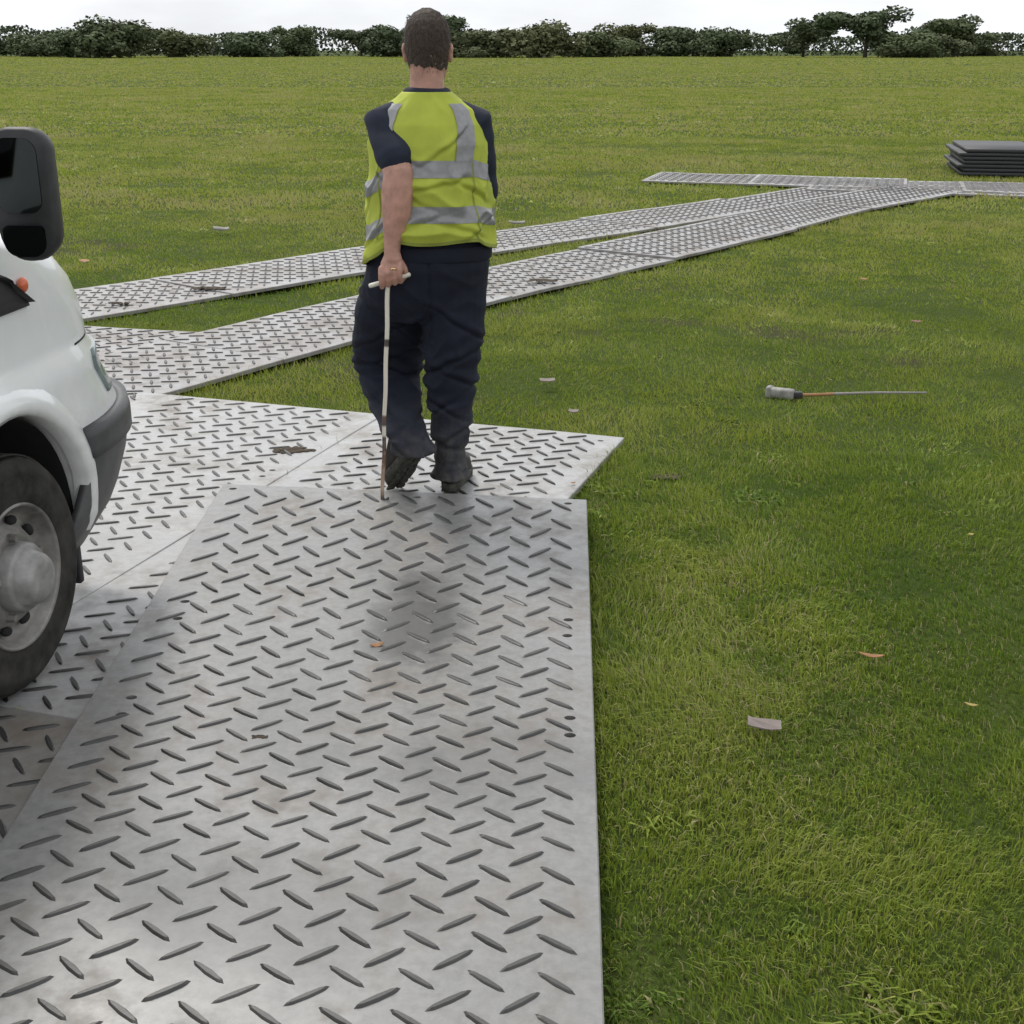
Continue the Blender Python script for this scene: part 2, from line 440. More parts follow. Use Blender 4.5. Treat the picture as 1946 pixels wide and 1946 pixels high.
for k, (cx, cy, s_) in enumerate([((2.75), 17.25, 0), (4.0, 16.75, .4), (5.15, 16.25, .2), (6.4, 15.9, .5), (7.7, 15.45, .1), (4.55, 15.92, .3), (6.4, 15.5, .5), (8.25, 15.1, .2)]):
    lab = ['leftmost far mat of the crossing trackway near the top right', 'second far mat of the crossing trackway near the top right', 'middle mat of the far crossing trackway',
           'fourth mat of the far crossing trackway', 'far crossing mat at the right picture edge', 'mat where the long trackways meet the crossing one', 'front crossing mat at the right picture edge', 'far crossing mat just beyond the right picture edge'][k]
    strip((cx, cy), (.95, -.30 + .05 * s_), 1.9, 1.3 if k < 5 else .95, .016 + .008 * (k % 2), lab, M['mat_track'], 80 + k)

# ------------------------------------------------------------------ grass
def inside(px, py, poly, grow=0.0):
    cx = sum(p[0] for p in poly) / 4; cy = sum(p[1] for p in poly) / 4
    ok = np.ones(len(px), bool)
    for i in range(4):
        (x0, y0), (x1, y1) = poly[i], poly[(i + 1) % 4]
        nx_, ny_ = y1 - y0, -(x1 - x0); l = math.hypot(nx_, ny_)
        if (cx - x0) * nx_ + (cy - y0) * ny_ > 0: nx_, ny_ = -nx_, -ny_
        ok &= ((px - x0) * nx_ + (py - y0) * ny_) / l < grow
    return ok
GV, GF3, GT = [], [], []
def grass_zone(y0, y1, slope, margin, dens, hgt, wid, seed, big=False):
    r = np.random.default_rng(seed)
    xm = y1 * slope + margin
    n = int(dens * (y1 - y0) * 2 * xm)
    x = r.uniform(-xm, xm, n); y = r.uniform(y0, y1, n)
    keep = np.abs(x) < y * slope + margin
    # bare and thin places
    soil = fbm(x * 1.3, y * 1.3, 21)
    keep &= r.uniform(0, 1, n) > np.clip((soil - .74) * 6, 0, .6)
    for poly in MAT_POLYS:
        a = inside(x, y, poly, -.022 * r.uniform(0, 1, n) ** 2)
        keep &= ~a
    x, y = x[keep], y[keep]; n = len(x)
    z = ground_z(x, y) - .004
    soil = soil[keep]
    patch = fbm(x * 1.1, y * 1.1, 33); clump = vnoise(x * 7, y * 7, 44)
    edge = np.exp(-((x - .62) / .38) ** 2) * np.exp(-((y - 3.3) / 1.2) ** 2)            # longer worn grass beside the mat
    near_edge = np.zeros(n)
    for poly in MAT_POLYS: near_edge = np.maximum(near_edge, inside(x, y, poly, .05) * 1.0)
    H = hgt * (.35 + .75 * patch + .45 * clump + .55 * edge) * r.uniform(.55, 1.25, n) * (1 + .9 * near_edge * r.uniform(0, 1, n) ** 1.5)
    a = r.uniform(0, 2 * np.pi, n)
    lean = r.uniform(.15, 1.0, n) ** 1.0 * (1 + .5 * edge)
    wind = 2 * np.pi * vnoise(x * 2.2, y * 2.2, 55)
    lx = np.cos(a) * .7 + np.cos(wind) * .5; ly = np.sin(a) * .7 + np.sin(wind) * .5
    w = wid * r.uniform(.7, 1.4, n)
    weed = (vnoise(x * 9 + 3, y * 9, 66) > .80) & (vnoise(x * .8, y * .8, 67) > .45) & (r.uniform(0, 1, n) < .35)
    w = np.where(weed, w * 3.2, w); lean = np.where(weed, 1.3, lean)
    b = r.uniform(0, 2 * np.pi, n); sx, sy = np.cos(b) * w, np.sin(b) * w
    p0 = np.stack([x - sx, y - sy, z], 1); p1 = np.stack([x + sx, y + sy, z], 1)
    mz = z + H * .6; mxx = x + lx * lean * H * .35; myy = y + ly * lean * H * .35
    p2 = np.stack([mxx + sx * .75, myy + sy * .75, mz], 1); p3 = np.stack([mxx - sx * .75, myy - sy * .75, mz], 1)
    p4 = np.stack([x + lx * lean * H * 1.05, y + ly * lean * H * 1.05, z + H * (1.05 - .42 * lean)], 1)
    tint = np.clip(-.10 + .42 * np.clip((y - 4) / 10, 0, 1) + .85 * patch + .35 * edge + .25 * (fbm(x * .35 + 9, y * .35, 77) - .5) + r.normal(0, .15, n) - .22 * (clump < .3), 0, .92)  # lighter with distance: less visible shade between blades, put into the tint
    dry = r.uniform(0, 1, n) < (.03 + .14 * edge + .05 * (soil > .55)); tint = np.where(dry, 1.0, tint)
    base = sum(len(v) for v in GV)
    if big:
        V_ = np.stack([p0, p1, p4], 1).reshape(-1, 3); i0 = base + np.arange(n) * 3
        GF3.append(np.stack([i0, i0 + 1, i0 + 2], 1)); GT.append(np.repeat(tint, 3))
    else:
        V_ = np.stack([p0, p1, p2, p3, p4], 1).reshape(-1, 3); i0 = base + np.arange(n) * 5
        GF3.append(np.concatenate([np.stack([i0, i0 + 1, i0 + 2], 1), np.stack([i0, i0 + 2, i0 + 3], 1), np.stack([i0 + 3, i0 + 2, i0 + 4], 1)]))
        GT.append(np.repeat(tint, 5))
    GV.append(V_)
grass_zone(1.5, 3.2, .42, .35, 21000, .033, .0013, 101)
grass_zone(3.2, 5.2, .42, .35, 14000, .033, .0016, 102)
grass_zone(5.2, 8.5, .42, .4, 6800, .033, .0026, 103, True)
grass_zone(8.5, 14, .42, .5, 2800, .034, .0046, 104, True)
grass_zone(14, 26, .42, .6, 800, .046, .010, 105, True)
grass_zone(26, 60, .42, 1.0, 130, .06, .028, 106, True)
grass_zone(60, 140, .42, 1.0, 16, .07, .07, 107, True)
grass_zone(140, 330, .42, 1.0, 2.2, .10, .2, 108, True)
V_ = np.concatenate(GV); F_ = np.concatenate(GF3); T_ = np.concatenate(GT)
gm = bpy.data.meshes.new('grass')
gm.vertices.add(len(V_)); gm.vertices.foreach_set('co', V_.ravel().astype(np.float32))
gm.loops.add(len(F_) * 3); gm.loops.foreach_set('vertex_index', F_.ravel().astype(np.int32))
gm.polygons.add(len(F_)); gm.polygons.foreach_set('loop_start', np.arange(0, len(F_) * 3, 3, dtype=np.int32))
gm.update(calc_edges=True)
at_ = gm.attributes.new('tint', 'FLOAT', 'POINT'); at_.data.foreach_set('value', T_.astype(np.float32))
gm.materials.append(M['grass'])
go = link('grass', gm)
tag(go, 'short uneven green grass with some dry blades', 'grass', None, 'stuff')
print('grass tris', len(F_))

# ------------------------------------------------------------------ van
M['white_paint'] = plain('white_paint', (.74, .75, .75), .28, 0, .03, 6)
dusty = None
M['white_paint'].node_tree.nodes['Principled BSDF'].inputs['Coat Weight'].default_value = .5
M['black_plastic'] = plain('black_plastic', (.028, .028, .030), .55, 0, .2, 30, .25, .4, 200)
M['bumper_plastic'] = plain('bumper_plastic', (.060, .062, .066), .5, 0, .2, 14, .2, .45, 220)
M['rubber'] = plain('tyre_rubber', (.030, .028, .025), .85, 0, .6, 14, .5, .25)
M['rim'] = plain('wheel_steel', (.21, .20, .185), .5, .25, .45, 14, .2)
M['cap'] = plain('hub_cap_silver', (.25, .245, .235), .48, .2, .35, 16, .15)
M['arch'] = plain('arch_liner', (.012, .012, .012), .9, 0, .3, 20)
M['glass'] = plain('dark_glass', (.012, .014, .015), .06, 0, .1, 3)
M['lamp_glass'] = plain('headlamp_glass', (.20, .24, .24), .08, 0, .2, 30)
M['mirror'] = plain('mirror_glass', (.055, .06, .06), .05, 1.0, .02, 5)
M['orange_lens'] = plain('orange_lens', (.62, .14, .06), .25, 0, .1, 60)

VAN = empty('van', (0, 0, 0), 0)
van_rot = R(-7.0)
# front axle, right-hand side of the body stands at this point of the field
wc = at(11, 1302, .02)
van_w = .93
RX = Vector((math.cos(van_rot), math.sin(van_rot)))         # van's right-hand direction
axle_mid = Vector((wc.x, wc.y)) - RX * (van_w - .10)
VAN.location = (axle_mid.x, axle_mid.y, .024); VAN.rotation_euler = (0, 0, van_rot)
tag(VAN, 'white panel van at the left edge, only its front wheel, wing and mirror in view', 'van')
# levels: z, front y, half width, corner size, rear y
LV = [(.24, .82, .87, .38), (.34, .90, .92, .37), (.48, .97, .94, .36), (.58, .97, .94, .36), (.63, .94, .935, .37), (.72, .89, .928, .38), (.775, .865, .925, .36), (.80, .84, .908, .34),
      (.83, .825, .902, .31), (.90, .785, .90, .28), (.98, .72, .898, .26), (1.05, .63, .895, .25), (1.10, .51, .893, .24), (1.14, .35, .89, .24), (1.20, .10, .885, .24), (1.25, -.04, .88, .24), (1.5, -.26, .85, .24), (1.8, -.55, .80, .23), (2.0, -.80, .74, .22), (2.14, -1.02, .66, .2), (2.22, -1.3, .5, .18)]
REAR = -4.0
def level_at(z):
    for (a, b) in zip(LV[:-1], LV[1:]):
        if a[0] <= z <= b[0]:
            t = (z - a[0]) / (b[0] - a[0]); return tuple(a[i] + (b[i] - a[i]) * t for i in range(4))
    return LV[-1] if z > LV[-1][0] else LV[0]
def plan(z, t):
    """t 0..1 runs along the right-hand outline: 0 = rear right, .6 = where the corner starts, .9 corner end, 1 = front middle"""
    _, yf, w, c = level_at(z)
    if t < .6: return Vector((w, REAR + (yf - c * 1.35 - REAR) * (t / .6), z))
    if t < .92:
        a = (t - .6) / .32 * math.pi / 2
        return Vector((w - c * .95 * (1 - math.cos(a) ** .8) , yf - c * 1.35 + c * 1.27 * math.sin(a) ** 1.0, z))
    k = (t - .92) / .08
    return Vector(((w - c * .95) * (1 - k), yf - c * .08 * (1 - k) ** 2, z))
TS = [0, .15, .3, .42, .46, .49, .51, .53, .55, .57, .585] + [.6 + .32 * k / 14 for k in range(15)] + [.94, .97, 1.0]
def van_shell():
    vs, fs = [], []
    zs = []
    for a, b in zip(LV[:-1], LV[1:]):
        n = max(1, int((b[0] - a[0]) / .05)); zs += [a[0] + (b[0] - a[0]) * k / n for k in range(n)]
    zs.append(LV[-1][0])
    ring = []
    for z in zs:
        right = [plan(z, t) for t in TS]
        left = [Vector((-p.x, p.y, p.z)) for p in right[:-1]][::-1]
        row = right + left
        ring.append([len(vs) + k for k in range(len(row))]); vs += row
    m = len(ring[0])
    for a, b in zip(ring[:-1], ring[1:]):
        for k in range(m): fs.append((a[k], a[(k + 1) % m], b[(k + 1) % m], b[k]))
    fs.append(tuple(ring[0][::-1])); fs.append(tuple(ring[-1]))
    return vs, fs
vs, fs = van_shell()
body = obj_py('body', vs, fs, M['white_paint'], VAN, True)
WR = .312; ARC = .378
bm = bmesh.new()
for s in (1, -1):
    for yy in (0, -2.9):
        bmesh.ops.create_cone(bm, cap_ends=True, segments=48, radius1=ARC, radius2=ARC, depth=.62,
                              matrix=Matrix.Translation((s * .80, yy, WR + .035)) @ Matrix.Rotation(R(90), 4, 'Y'))
        bmesh.ops.create_cube(bm, size=1.0, matrix=Matrix.Translation((s * .80, yy, .12)) @ Matrix.Diagonal((.60, ARC * 1.94, .55, 1)))
cut = obj_bm('cutter', bm, M['arch'])
cut.matrix_world = VAN.matrix_basis.copy(); bpy.context.view_layer.update()
md = body.modifiers.new('b', 'BOOLEAN'); md.operation = 'DIFFERENCE'; md.object = cut; md.solver = 'EXACT'; md.use_self = True
evaluated(body)
cm = cut.data; bpy.data.objects.remove(cut); bpy.data.meshes.remove(cm)
for p in body.data.polygons: p.use_smooth = True
try: body.data.set_sharp_from_angle(angle=R(35))
except Exception: pass

def arch_parts(yy, s):
    # painted lip that stands out round the opening
    vs, fs = [], []; n = 28; cz = WR + .035
    prof = [(ARC - .004, -.03), (ARC - .002, .012), (ARC + .022, .026), (ARC + .045, .018), (ARC + .07, .006), (ARC + .085, -.012)]
    for k in range(n + 1):
        a = R(-8) + R(196) * k / n
        for (r, off) in prof:
            zz = cz + r * math.sin(a); yv = yy + r * math.cos(a)
            w = level_at(min(max(zz, .24), 1.2))[2]
            if zz > .76: off = off - .01
            x = w
            tt = yv
            # follow the rounding of the front corner
            _, yf, ww, c = level_at(min(max(zz, .24), 1.2)); ys = yf - c * 1.35
            if yv > ys:
                q = min(1, (yv - ys) / (c * 1.27)); aa = math.asin(q); x = ww - c * .95 * (1 - math.cos(aa) ** .8)
            vs.append((s * (x + off), yv, zz))
    m = len(prof)
    for k in range(n):
        for j in range(m - 1):
            f = (k * m + j, k * m + j + 1, (k + 1) * m + j + 1, (k + 1) * m + j); fs.append(f if s > 0 else f[::-1])
    o = obj_py('wheel_arch_lip', vs, fs, M['white_paint'], VAN, True)
    # dark liner
    bm = bmesh.new()
    r_ = ARC - .012; n = 32; ring = []
    for k in range(n + 1):
        a = R(-25) + R(230) * k / n
        ring.append([bm.verts.new((s * x, yy + r_ * math.cos(a), WR + .035 + r_ * math.sin(a))) for x in (.50, .893)])
    for k in range(n): bm.faces.new((ring[k][0], ring[k][1], ring[k + 1][1], ring[k + 1][0]))
    bm.faces.new([q[0] for q in ring])
    obj_bm('arch_liner', bm, M['arch'], VAN, True)
def lathe(prof, n=48, close=False):
    vs, fs = [], []
    for k in range(n):
        a = 2 * math.pi * k / n
        for (x, r) in prof: vs.append((x, r * math.cos(a), r * math.sin(a)))
    m = len(prof)
    for k in range(n):
        for j in range(m - 1): fs.append((k * m + j, k * m + j + 1, ((k + 1) % n) * m + j + 1, ((k + 1) % n) * m + j))
    return vs, fs
def wheel(yy, s, steer=0.0):
    w = empty('wheel', (s * (van_w - .115), yy, WR), steer); w.parent = VAN
    if s < 0: w.rotation_euler = (0, 0, math.pi)
    tw = .105
    prof = [(-tw, 0.1886), (-tw - .006, 0.2208), (-tw - .004, 0.2668), (-tw + .012, 0.2990), (-tw + .03, WR - .004)]
    for k in range(-2, 3): prof += [(k * .032 - .011, WR), (k * .032 + .010, WR), (k * .032 + .012, WR - .008), (k * .032 + .019, WR - .008)]
    prof += [(tw - .03, WR - .004), (tw - .012, 0.2990), (tw + .001, 0.2806), (tw + .006, 0.2650), (tw + .004, 0.2613), (tw + .008, 0.2410), (tw + .004, 0.2190), (tw + .006, 0.2153), (tw - .004, 0.1886)]
    v_, f_ = lathe(prof, 72); ty = obj_py('tyre', v_, f_, M['rubber'], w, True)
    rp = [(tw - .004, 0.1904), (tw + .004, 0.1868), (tw - .004, 0.1803), (tw - .030, 0.1711), (tw - .050, 0.1582), (tw - .045, 0.1380), (tw - .018, 0.1178), (tw - .012, 0.1030), (tw - .02, 0.0828), (tw - .02, .0)]
    v_, f_ = lathe(rp, 64); rim = obj_py('rim', v_, f_, M['rim'], w, True)
    hp = [(tw - .018, 0.0920), (tw + .012, 0.0902), (tw + .024, 0.0828), (tw + .020, 0.0718), (tw + .050, 0.0644), (tw + .060, 0.0570), (tw + .063, 0.0414), (tw + .060, .0)]
    v_, f_ = lathe(hp, 48); obj_py('hub_cap', v_, f_, M['cap'], rim, True)
    for k in range(10):                                # dark vent slots of the steel rim
        a = 2 * math.pi * k / 10; bm = bmesh.new()
        bmesh.ops.create_uvsphere(bm, u_segments=12, v_segments=6, radius=1, matrix=Matrix.Translation((tw - .036, .143 * math.cos(a), .143 * math.sin(a))) @ Matrix.Rotation(a, 4, 'X') @ Matrix.Diagonal((.012, .013, .021, 1)))
        obj_bm('vent_slot', bm, M['arch'], rim, True)
    for k in range(5):
        a = 2 * math.pi * (k + .3) / 5; bm = bmesh.new()
        bmesh.ops.create_cone(bm, cap_ends=True, segments=6, radius1=.012, radius2=.010, depth=.022, matrix=Matrix.Translation((tw - .006, .107 * math.cos(a), .107 * math.sin(a))) @ Matrix.Rotation(R(90), 4, 'Y'))
        obj_bm('wheel_nut', bm, M['rim'], rim)
    return w
for s in (1, -1):
    for yy in (0, -2.9):
        arch_parts(yy, s); wheel(yy, s, R(-3) if yy == 0 and s > 0 else 0)

def patch(name, z0, z1, t0, t1, off, mat, nz=6, nt_=12, s=1, parent=None, zfun=None):
    vs, fs = [], []
    for i in range(nz + 1):
        for k in range(nt_ + 1):
            t = t0 + (t1 - t0) * k / nt_
            za, zb = zfun(t) if zfun else (z0, z1)
            z = za + (zb - za) * i / nz
            p = plan(z, t); q = plan(z, min(1, t + .004)); r_ = plan(z + .01, t)
            nrm = (q - p).cross(r_ - p)
            nrm = nrm.normalized() if nrm.length > 1e-9 else Vector((1, 0, 0))
            if nrm.dot(Vector((p.x, p.y + 1.2, 0))) < 0: nrm = -nrm
            e = 1.0
            v = p + nrm * off; vs.append((s * v.x, v.y, v.z))
    m = nt_ + 1
    for i in range(nz):
        for k in range(nt_):
            f = (i * m + k, i * m + k + 1, (i + 1) * m + k + 1, (i + 1) * m + k); fs.append(f if s > 0 else f[::-1])
    o = obj_py(name, vs, fs, mat, parent or VAN, True)
    md = o.modifiers.new('s', 'SOLIDIFY'); md.thickness = abs(off) + .012; md.offset = -1 if s > 0 else -1
    evaluated(o)
    for p in o.data.polygons: p.use_smooth = True
    return o
# bumper: dark plastic that wraps the front corner
def t_of_y(z, y):
    lo, hi = 0, .92
    for _ in range(40):
        m = (lo + hi) / 2
        if plan(z, m).y < y: lo = m
        else: hi = m
    return lo
for s in (1, -1):
    tb = t_of_y(.5, .39)
    patch('bumper', .24, .585, tb, 1.0, .016, M['bumper_plastic'], 8, 28, s)
    patch('bumper_top_strip', .51, .592, t_of_y(.5, .38), 1.0, .030, M['bumper_plastic'], 3, 28, s)
    patch('headlamp', .61, .77, t_of_y(.7, .585), .90, .006, M['lamp_glass'], 6, 14, s, zfun=lambda t: (.615 + .03 * (1 - (t - .6) / .3), .772))
    patch('side_window', 1.30, 1.78, .28, .53, .005, M['glass'], 5, 10, s)
    patch('door_seam', .45, 1.25, t_of_y(.9, -.62), t_of_y(.9, -.612), .002, M['arch'], 10, 1, s)
for s in (1, -1): patch('bonnet_seam', .806, .811, .64, 1.0, .0015, M['arch'], 1, 24, s)
patch('windscreen', 1.27, 1.98, .64, 1.0, .005, M['glass'], 8, 20, 1); patch('windscreen', 1.27, 1.98, .64, 1.0, .005, M['glass'], 8, 20, -1)
patch('grille', .65, .75, .93, 1.0, .006, M['black_plastic'], 3, 6, 1); patch('grille', .65, .75, .93, 1.0, .006, M['black_plastic'], 3, 6, -1)
def vbox(name, lo, hi, mat, bev=.015, parent=None, rot=None, seg=3):
    bm = bmesh.new(); c = [(a + b) / 2 for a, b in zip(lo, hi)]; d = [b - a for a, b in zip(lo, hi)]
    bmesh.ops.create_cube(bm, size=1, matrix=Matrix.Translation(c) @ (rot or Matrix.Identity(4)) @ Matrix.Diagonal((*d, 1)))
    bmesh.ops.bevel(bm, geom=bm.edges[:], offset=bev, segments=seg, profile=.5, affect='EDGES')
    return obj_bm(name, bm, mat, parent or VAN, True)
vbox('number_plate', (-.26, .975, .38), (.26, .992, .48), M['white_paint'], .004)
vbox('chassis', (-.6, -3.9, .26), (.6, .55, .42), M['arch'], .03)
# flap that hangs behind the bumper corner
vbox('splash_flap', (.68, .375, .13), (.885, .40, .36), M['black_plastic'], .006)

# exterior mirror with two glasses, on its own arms (right-hand door), and a copy on the left
def rounded_outline(w, h, rb, rt, n=7):
    pts = []
    for (cx, cy, r, a0) in ((w / 2 - rb, -h / 2 + rb, rb, -90), (w / 2 - rt, h / 2 - rt, rt, 0), (-w / 2 + rt, h / 2 - rt, rt, 90), (-w / 2 + rb, -h / 2 + rb, rb, 180)):
        for k in range(n + 1):
            a = R(a0 + 90 * k / n); pts.append((cx + r * math.cos(a), cy + r * math.sin(a)))
    return pts
def extrude_outline(sections):
    vs, fs = [], []
    m = len(sections[0])
    for sec in sections: vs += sec
    for i in range(len(sections) - 1):
        for k in range(m): fs.append((i * m + k, i * m + (k + 1) % m, (i + 1) * m + (k + 1) % m, (i + 1) * m + k))
    fs.append(tuple(range(m))[::-1]); fs.append(tuple((len(sections) - 1) * m + k for k in range(m)))
    return vs, fs
def door_mirror(s):
    # placed from the photo in the world, then expressed in the van's frame
    Wd, Hd = .140, .300
    cen = vp(44, 372, 3.04)
    loc = VAN.matrix_basis.inverted() @ Vector(cen)
    r = empty('door_mirror', (s * loc.x, loc.y, loc.z), s * R(2)); r.parent = VAN
    o0 = rounded_outline(Wd, Hd, .066, .05)
    def sec(k, y): return [(x * k[0], y, z * k[1]) for x, z in o0]
    v_, f_ = extrude_outline([sec((.93, .965), -.004), sec((1, 1), .006), sec((1.02, 1.01), .02), sec((.97, .98), .045), sec((.80, .86), .062), sec((.5, .6), .07)])
    obj_py('housing', v_, f_, M['black_plastic'], r, True)
    inset = rounded_outline(Wd * .74, Hd * .56, .03, .035)
    v_, f_ = extrude_outline([[(x - .006, -.0045, z + .045) for x, z in inset], [(x - .006, -.008, z + .045) for x, z in inset]])
    obj_py('mirror_glass', v_, f_, M['mirror'], r)
    inset = rounded_outline(Wd * .72, Hd * .24, .034, .012)
    v_, f_ = extrude_outline([[(x - .006, -.0045, z - .103) for x, z in inset], [(x - .006, -.008, z - .103) for x, z in inset]])
    obj_py('wide_angle_glass', v_, f_, M['mirror'], r)
    return r, loc
mr, mloc = door_mirror(1); door_mirror(-1)
for s in (1, -1):
    a = plan(1.27, t_of_y(1.27, mloc.y + .02)); 
    vbox('mirror_arm', (min(s * (a.x - .05), s * (mloc.x - .06)), mloc.y + .01, 1.225), (max(s * (a.x - .05), s * (mloc.x - .06)), mloc.y + .07, 1.285), M['black_plastic'], .012)
# black sail between door glass and wing, with the orange side repeater
def px_of(p):                             # where a point of the van falls in the photo
    w = VAN.matrix_basis @ Vector(p); d = w.y * _c + (CAM_H - w.z) * _s; up = (w.z - CAM_H) * _c + w.y * _s
    return 973 + F_PX * w.x / d, 973 - F_PX * up / d
def y_for_px(z, px):
    best = min((abs(px_of(plan(z, t_of_y(z, -.6 + k * .01)))[0] - px), -.6 + k * .01) for k in range(150)); return best[1]
def z_for_py(y, py):
    return min((abs(px_of(plan(.85 + k * .004, t_of_y(.85 + k * .004, y)))[1] - py), .85 + k * .004) for k in range(100))[1]
ytip = y_for_px(1.05, 34); ztip = z_for_py(ytip, 556); zlow = z_for_py(ytip, 574); ytop = y_for_px(1.15, 4)
def sail(s):
    y0 = ytip - .55; t0, t1 = t_of_y(zlow, y0), t_of_y(zlow, ytip + .015)
    def zf(t):
        y = plan(zlow, t).y; k = max(0, (y - ytop) / max(.02, ytip - ytop)); zt = 1.185 + (ztip + .03 - 1.185) * k
        return (zlow - .01, max(zlow, zt))
    patch('window_sail', 0, 0, t0, t1, .008, M['black_plastic'], 6, 24, s, zfun=zf)
    x = plan(ztip, t_of_y(ztip, ytip)).x
    bm = bmesh.new(); bmesh.ops.create_uvsphere(bm, u_segments=20, v_segments=10, radius=.020, matrix=Matrix.Translation((s * (x + .010), ytip - .005, ztip + .022)) @ Matrix.Diagonal((.55, 1, 1, 1)))
    obj_bm('side_repeater', bm, M['orange_lens'], VAN, True)
sail(1); sail(-1)

# ------------------------------------------------------------------ person
DP = 4.68
M['skin'] = plain('skin', (.43, .235, .18), .5, 0, .22, 22, .35, .4, 140)
M['skin'].node_tree.nodes['Principled BSDF'].inputs['Subsurface Weight'].default_value = .05
M['hair'] = plain('short_hair', (.055, .040, .030), .7, 0, .4, 120, .8, .3, 260)
M['trouser'] = plain('navy_workwear', (.0082, .0104, .0215), .80, 0, .25, 9, .35, .3, 420)
def dusty_cuffs(m, z0, z1, col):
    nt = m.node_tree; b = nt.nodes['Principled BSDF']; src = b.inputs['Base Color'].links[0].from_socket
    co = objco(nt); sp = N(nt, 'ShaderNodeSeparateXYZ'); nt.links.new(co, sp.inputs[0])
    mr = N(nt, 'ShaderNodeMapRange'); mr.inputs['From Min'].default_value = z1; mr.inputs['From Max'].default_value = z0; nt.links.new(sp.outputs['Z'], mr.inputs['Value'])
    n_ = ramp(nt, [(.35, (.1, .1, .1)), (.65, (.8, .8, .8))], noisen(nt, co, 16, 5, .7)).outputs['Color']
    f = mixc(nt, 1.0, n_, mr.outputs['Result'], 'MULTIPLY'); nt.links.new(mixc(nt, f, src, col), b.inputs['Base Color'])
dusty_cuffs(M['trouser'], .10, .34, (.10, .095, .085))
dusty_cuffs(M['white_paint'], .15, .85, (.46, .44, .40))
dusty_cuffs(M['bumper_plastic'], .1, .7, (.12, .11, .10))
M['shirt'] = plain('navy_shirt', (.018, .022, .036), .85, 0, .2, 14, .3, .25, 300)
M['vest'] = plain('hivis_yellow', (.37, .42, .055), .75, 0, .12, 9, .35, .3, 300)
M['band'] = plain('reflective_tape', (.23, .23, .235), .35, .15, .12, 60, .15, .5, 300)
M['boot'] = plain('boot_leather', (.020, .017, .013), .6, 0, .5, 25, .5, .35)
M['sole'] = plain('boot_sole_dusty', (.070, .070, .058), .9, 0, .5, 45, .6, .2)
M['gold'] = plain('gold_ring', (.75, .55, .25), .25, 1.0, .05, 10)
PERSON = empty('person', (-.29, DP - .05, .03))
tag(PERSON, 'person in yellow reflective vest and dark navy trousers walking away, holding a hooked rod', 'person')
P0 = Vector(PERSON.location)

def ring_pts(c, rx, ry, n, yaw=0.0, sq=1.0):
    out = []
    for k in range(n):
        a = 2 * math.pi * k / n; ca, sa = math.cos(a), math.sin(a)
        x = rx * math.copysign(abs(ca) ** sq, ca); y = ry * math.copysign(abs(sa) ** sq, sa)
        out.append((c[0] + x * math.cos(yaw) - y * math.sin(yaw), c[1] + x * math.sin(yaw) + y * math.cos(yaw), c[2]))
    return out
def loft(rings, cap=True):
    vs, fs = [], []; n = len(rings[0])
    for r in rings: vs += r
    for i in range(len(rings) - 1):
        for k in range(n): fs.append((i * n + k, i * n + (k + 1) % n, (i + 1) * n + (k + 1) % n, (i + 1) * n + k))
    if cap: fs.append(tuple(range(n))[::-1]); fs.append(tuple((len(rings) - 1) * n + k for k in range(n)))
    return vs, fs
def tube(points, radii, n=14, flat=None):
    pts = [Vector(p) for p in points]; rings = []
    up = Vector((0, 0, 1)); prev = None
    for i, p in enumerate(pts):
        d = (pts[min(i + 1, len(pts) - 1)] - pts[max(i - 1, 0)]).normalized()
        if prev is None:
            a = d.cross(Vector((0, 1, 0)));  a = a if a.length > .1 else d.cross(Vector((1, 0, 0)))
        else: a = prev - d * prev.dot(d)
        a.normalize(); b = d.cross(a); prev = a
        r = radii[i]; ra, rb = r if isinstance(r, tuple) else (r, r)
        rings.append([tuple(p + a * math.cos(2 * math.pi * k / n) * ra + b * math.sin(2 * math.pi * k / n) * rb) for k in range(n)])
    # rounded ends
    def dome(i, sgn):
        p = pts[i]; d = (pts[1] - pts[0]).normalized() if i == 0 else (pts[-1] - pts[-2]).normalized()
        out = []
        for t in (.5, .85):
            ring = rings[i] if i == 0 else rings[-1]
            c = p + d * sgn * t * (radii[i] if not isinstance(radii[i], tuple) else min(radii[i])) * .9; k = math.sqrt(1 - t * t)
            out.append([tuple(c + (Vector(q) - p) * k) for q in ring])
        return out
    a = dome(0, -1); b = dome(len(pts) - 1, 1)
    return loft(a[::-1] + rings + b)
def merge(parts):
    vs, fs = [], []
    for v, f in parts:
        b = len(vs); vs += [tuple(p) for p in v]; fs += [tuple(b + i for i in q) for q in f]
    return vs, fs
def solid(name, parts, voxel, mat, parent, smooth_it=4, disp=None):
    vs, fs = merge(parts)
    o = obj_py(name, [Vector(v) - P0 for v in vs], fs, mat, None)
    bm = bmesh.new(); bm.from_mesh(o.data); bmesh.ops.recalc_face_normals(bm, faces=bm.faces[:]); bm.to_mesh(o.data); bm.free()
    md = o.modifiers.new('r', 'REMESH'); md.mode = 'VOXEL'; md.voxel_size = voxel; md.use_smooth_shade = True
    if smooth_it:
        sm = o.modifiers.new('s', 'SMOOTH'); sm.factor = .5; sm.iterations = smooth_it
    evaluated(o)
    if disp:
        me = o.data; nrm = [v.normal.copy() for v in me.vertices]
        for v, nn in zip(me.vertices, nrm): v.co = v.co + nn * disp(v.co + P0, nn)
        me.update()
    if len(o.data.materials) == 0: o.data.materials.append(mat)
    for p in o.data.polygons: p.use_smooth = True
    o.parent = parent
    return o
def pair(yp, L, Rr, D, ry, n=24, sq=1.0):
    a, b = vp(L, yp, D), vp(Rr, yp, D)
    c = (a + b) / 2
    return ring_pts((c.x, D, c.z), (b.x - a.x) / 2, ry, n, 0, sq)

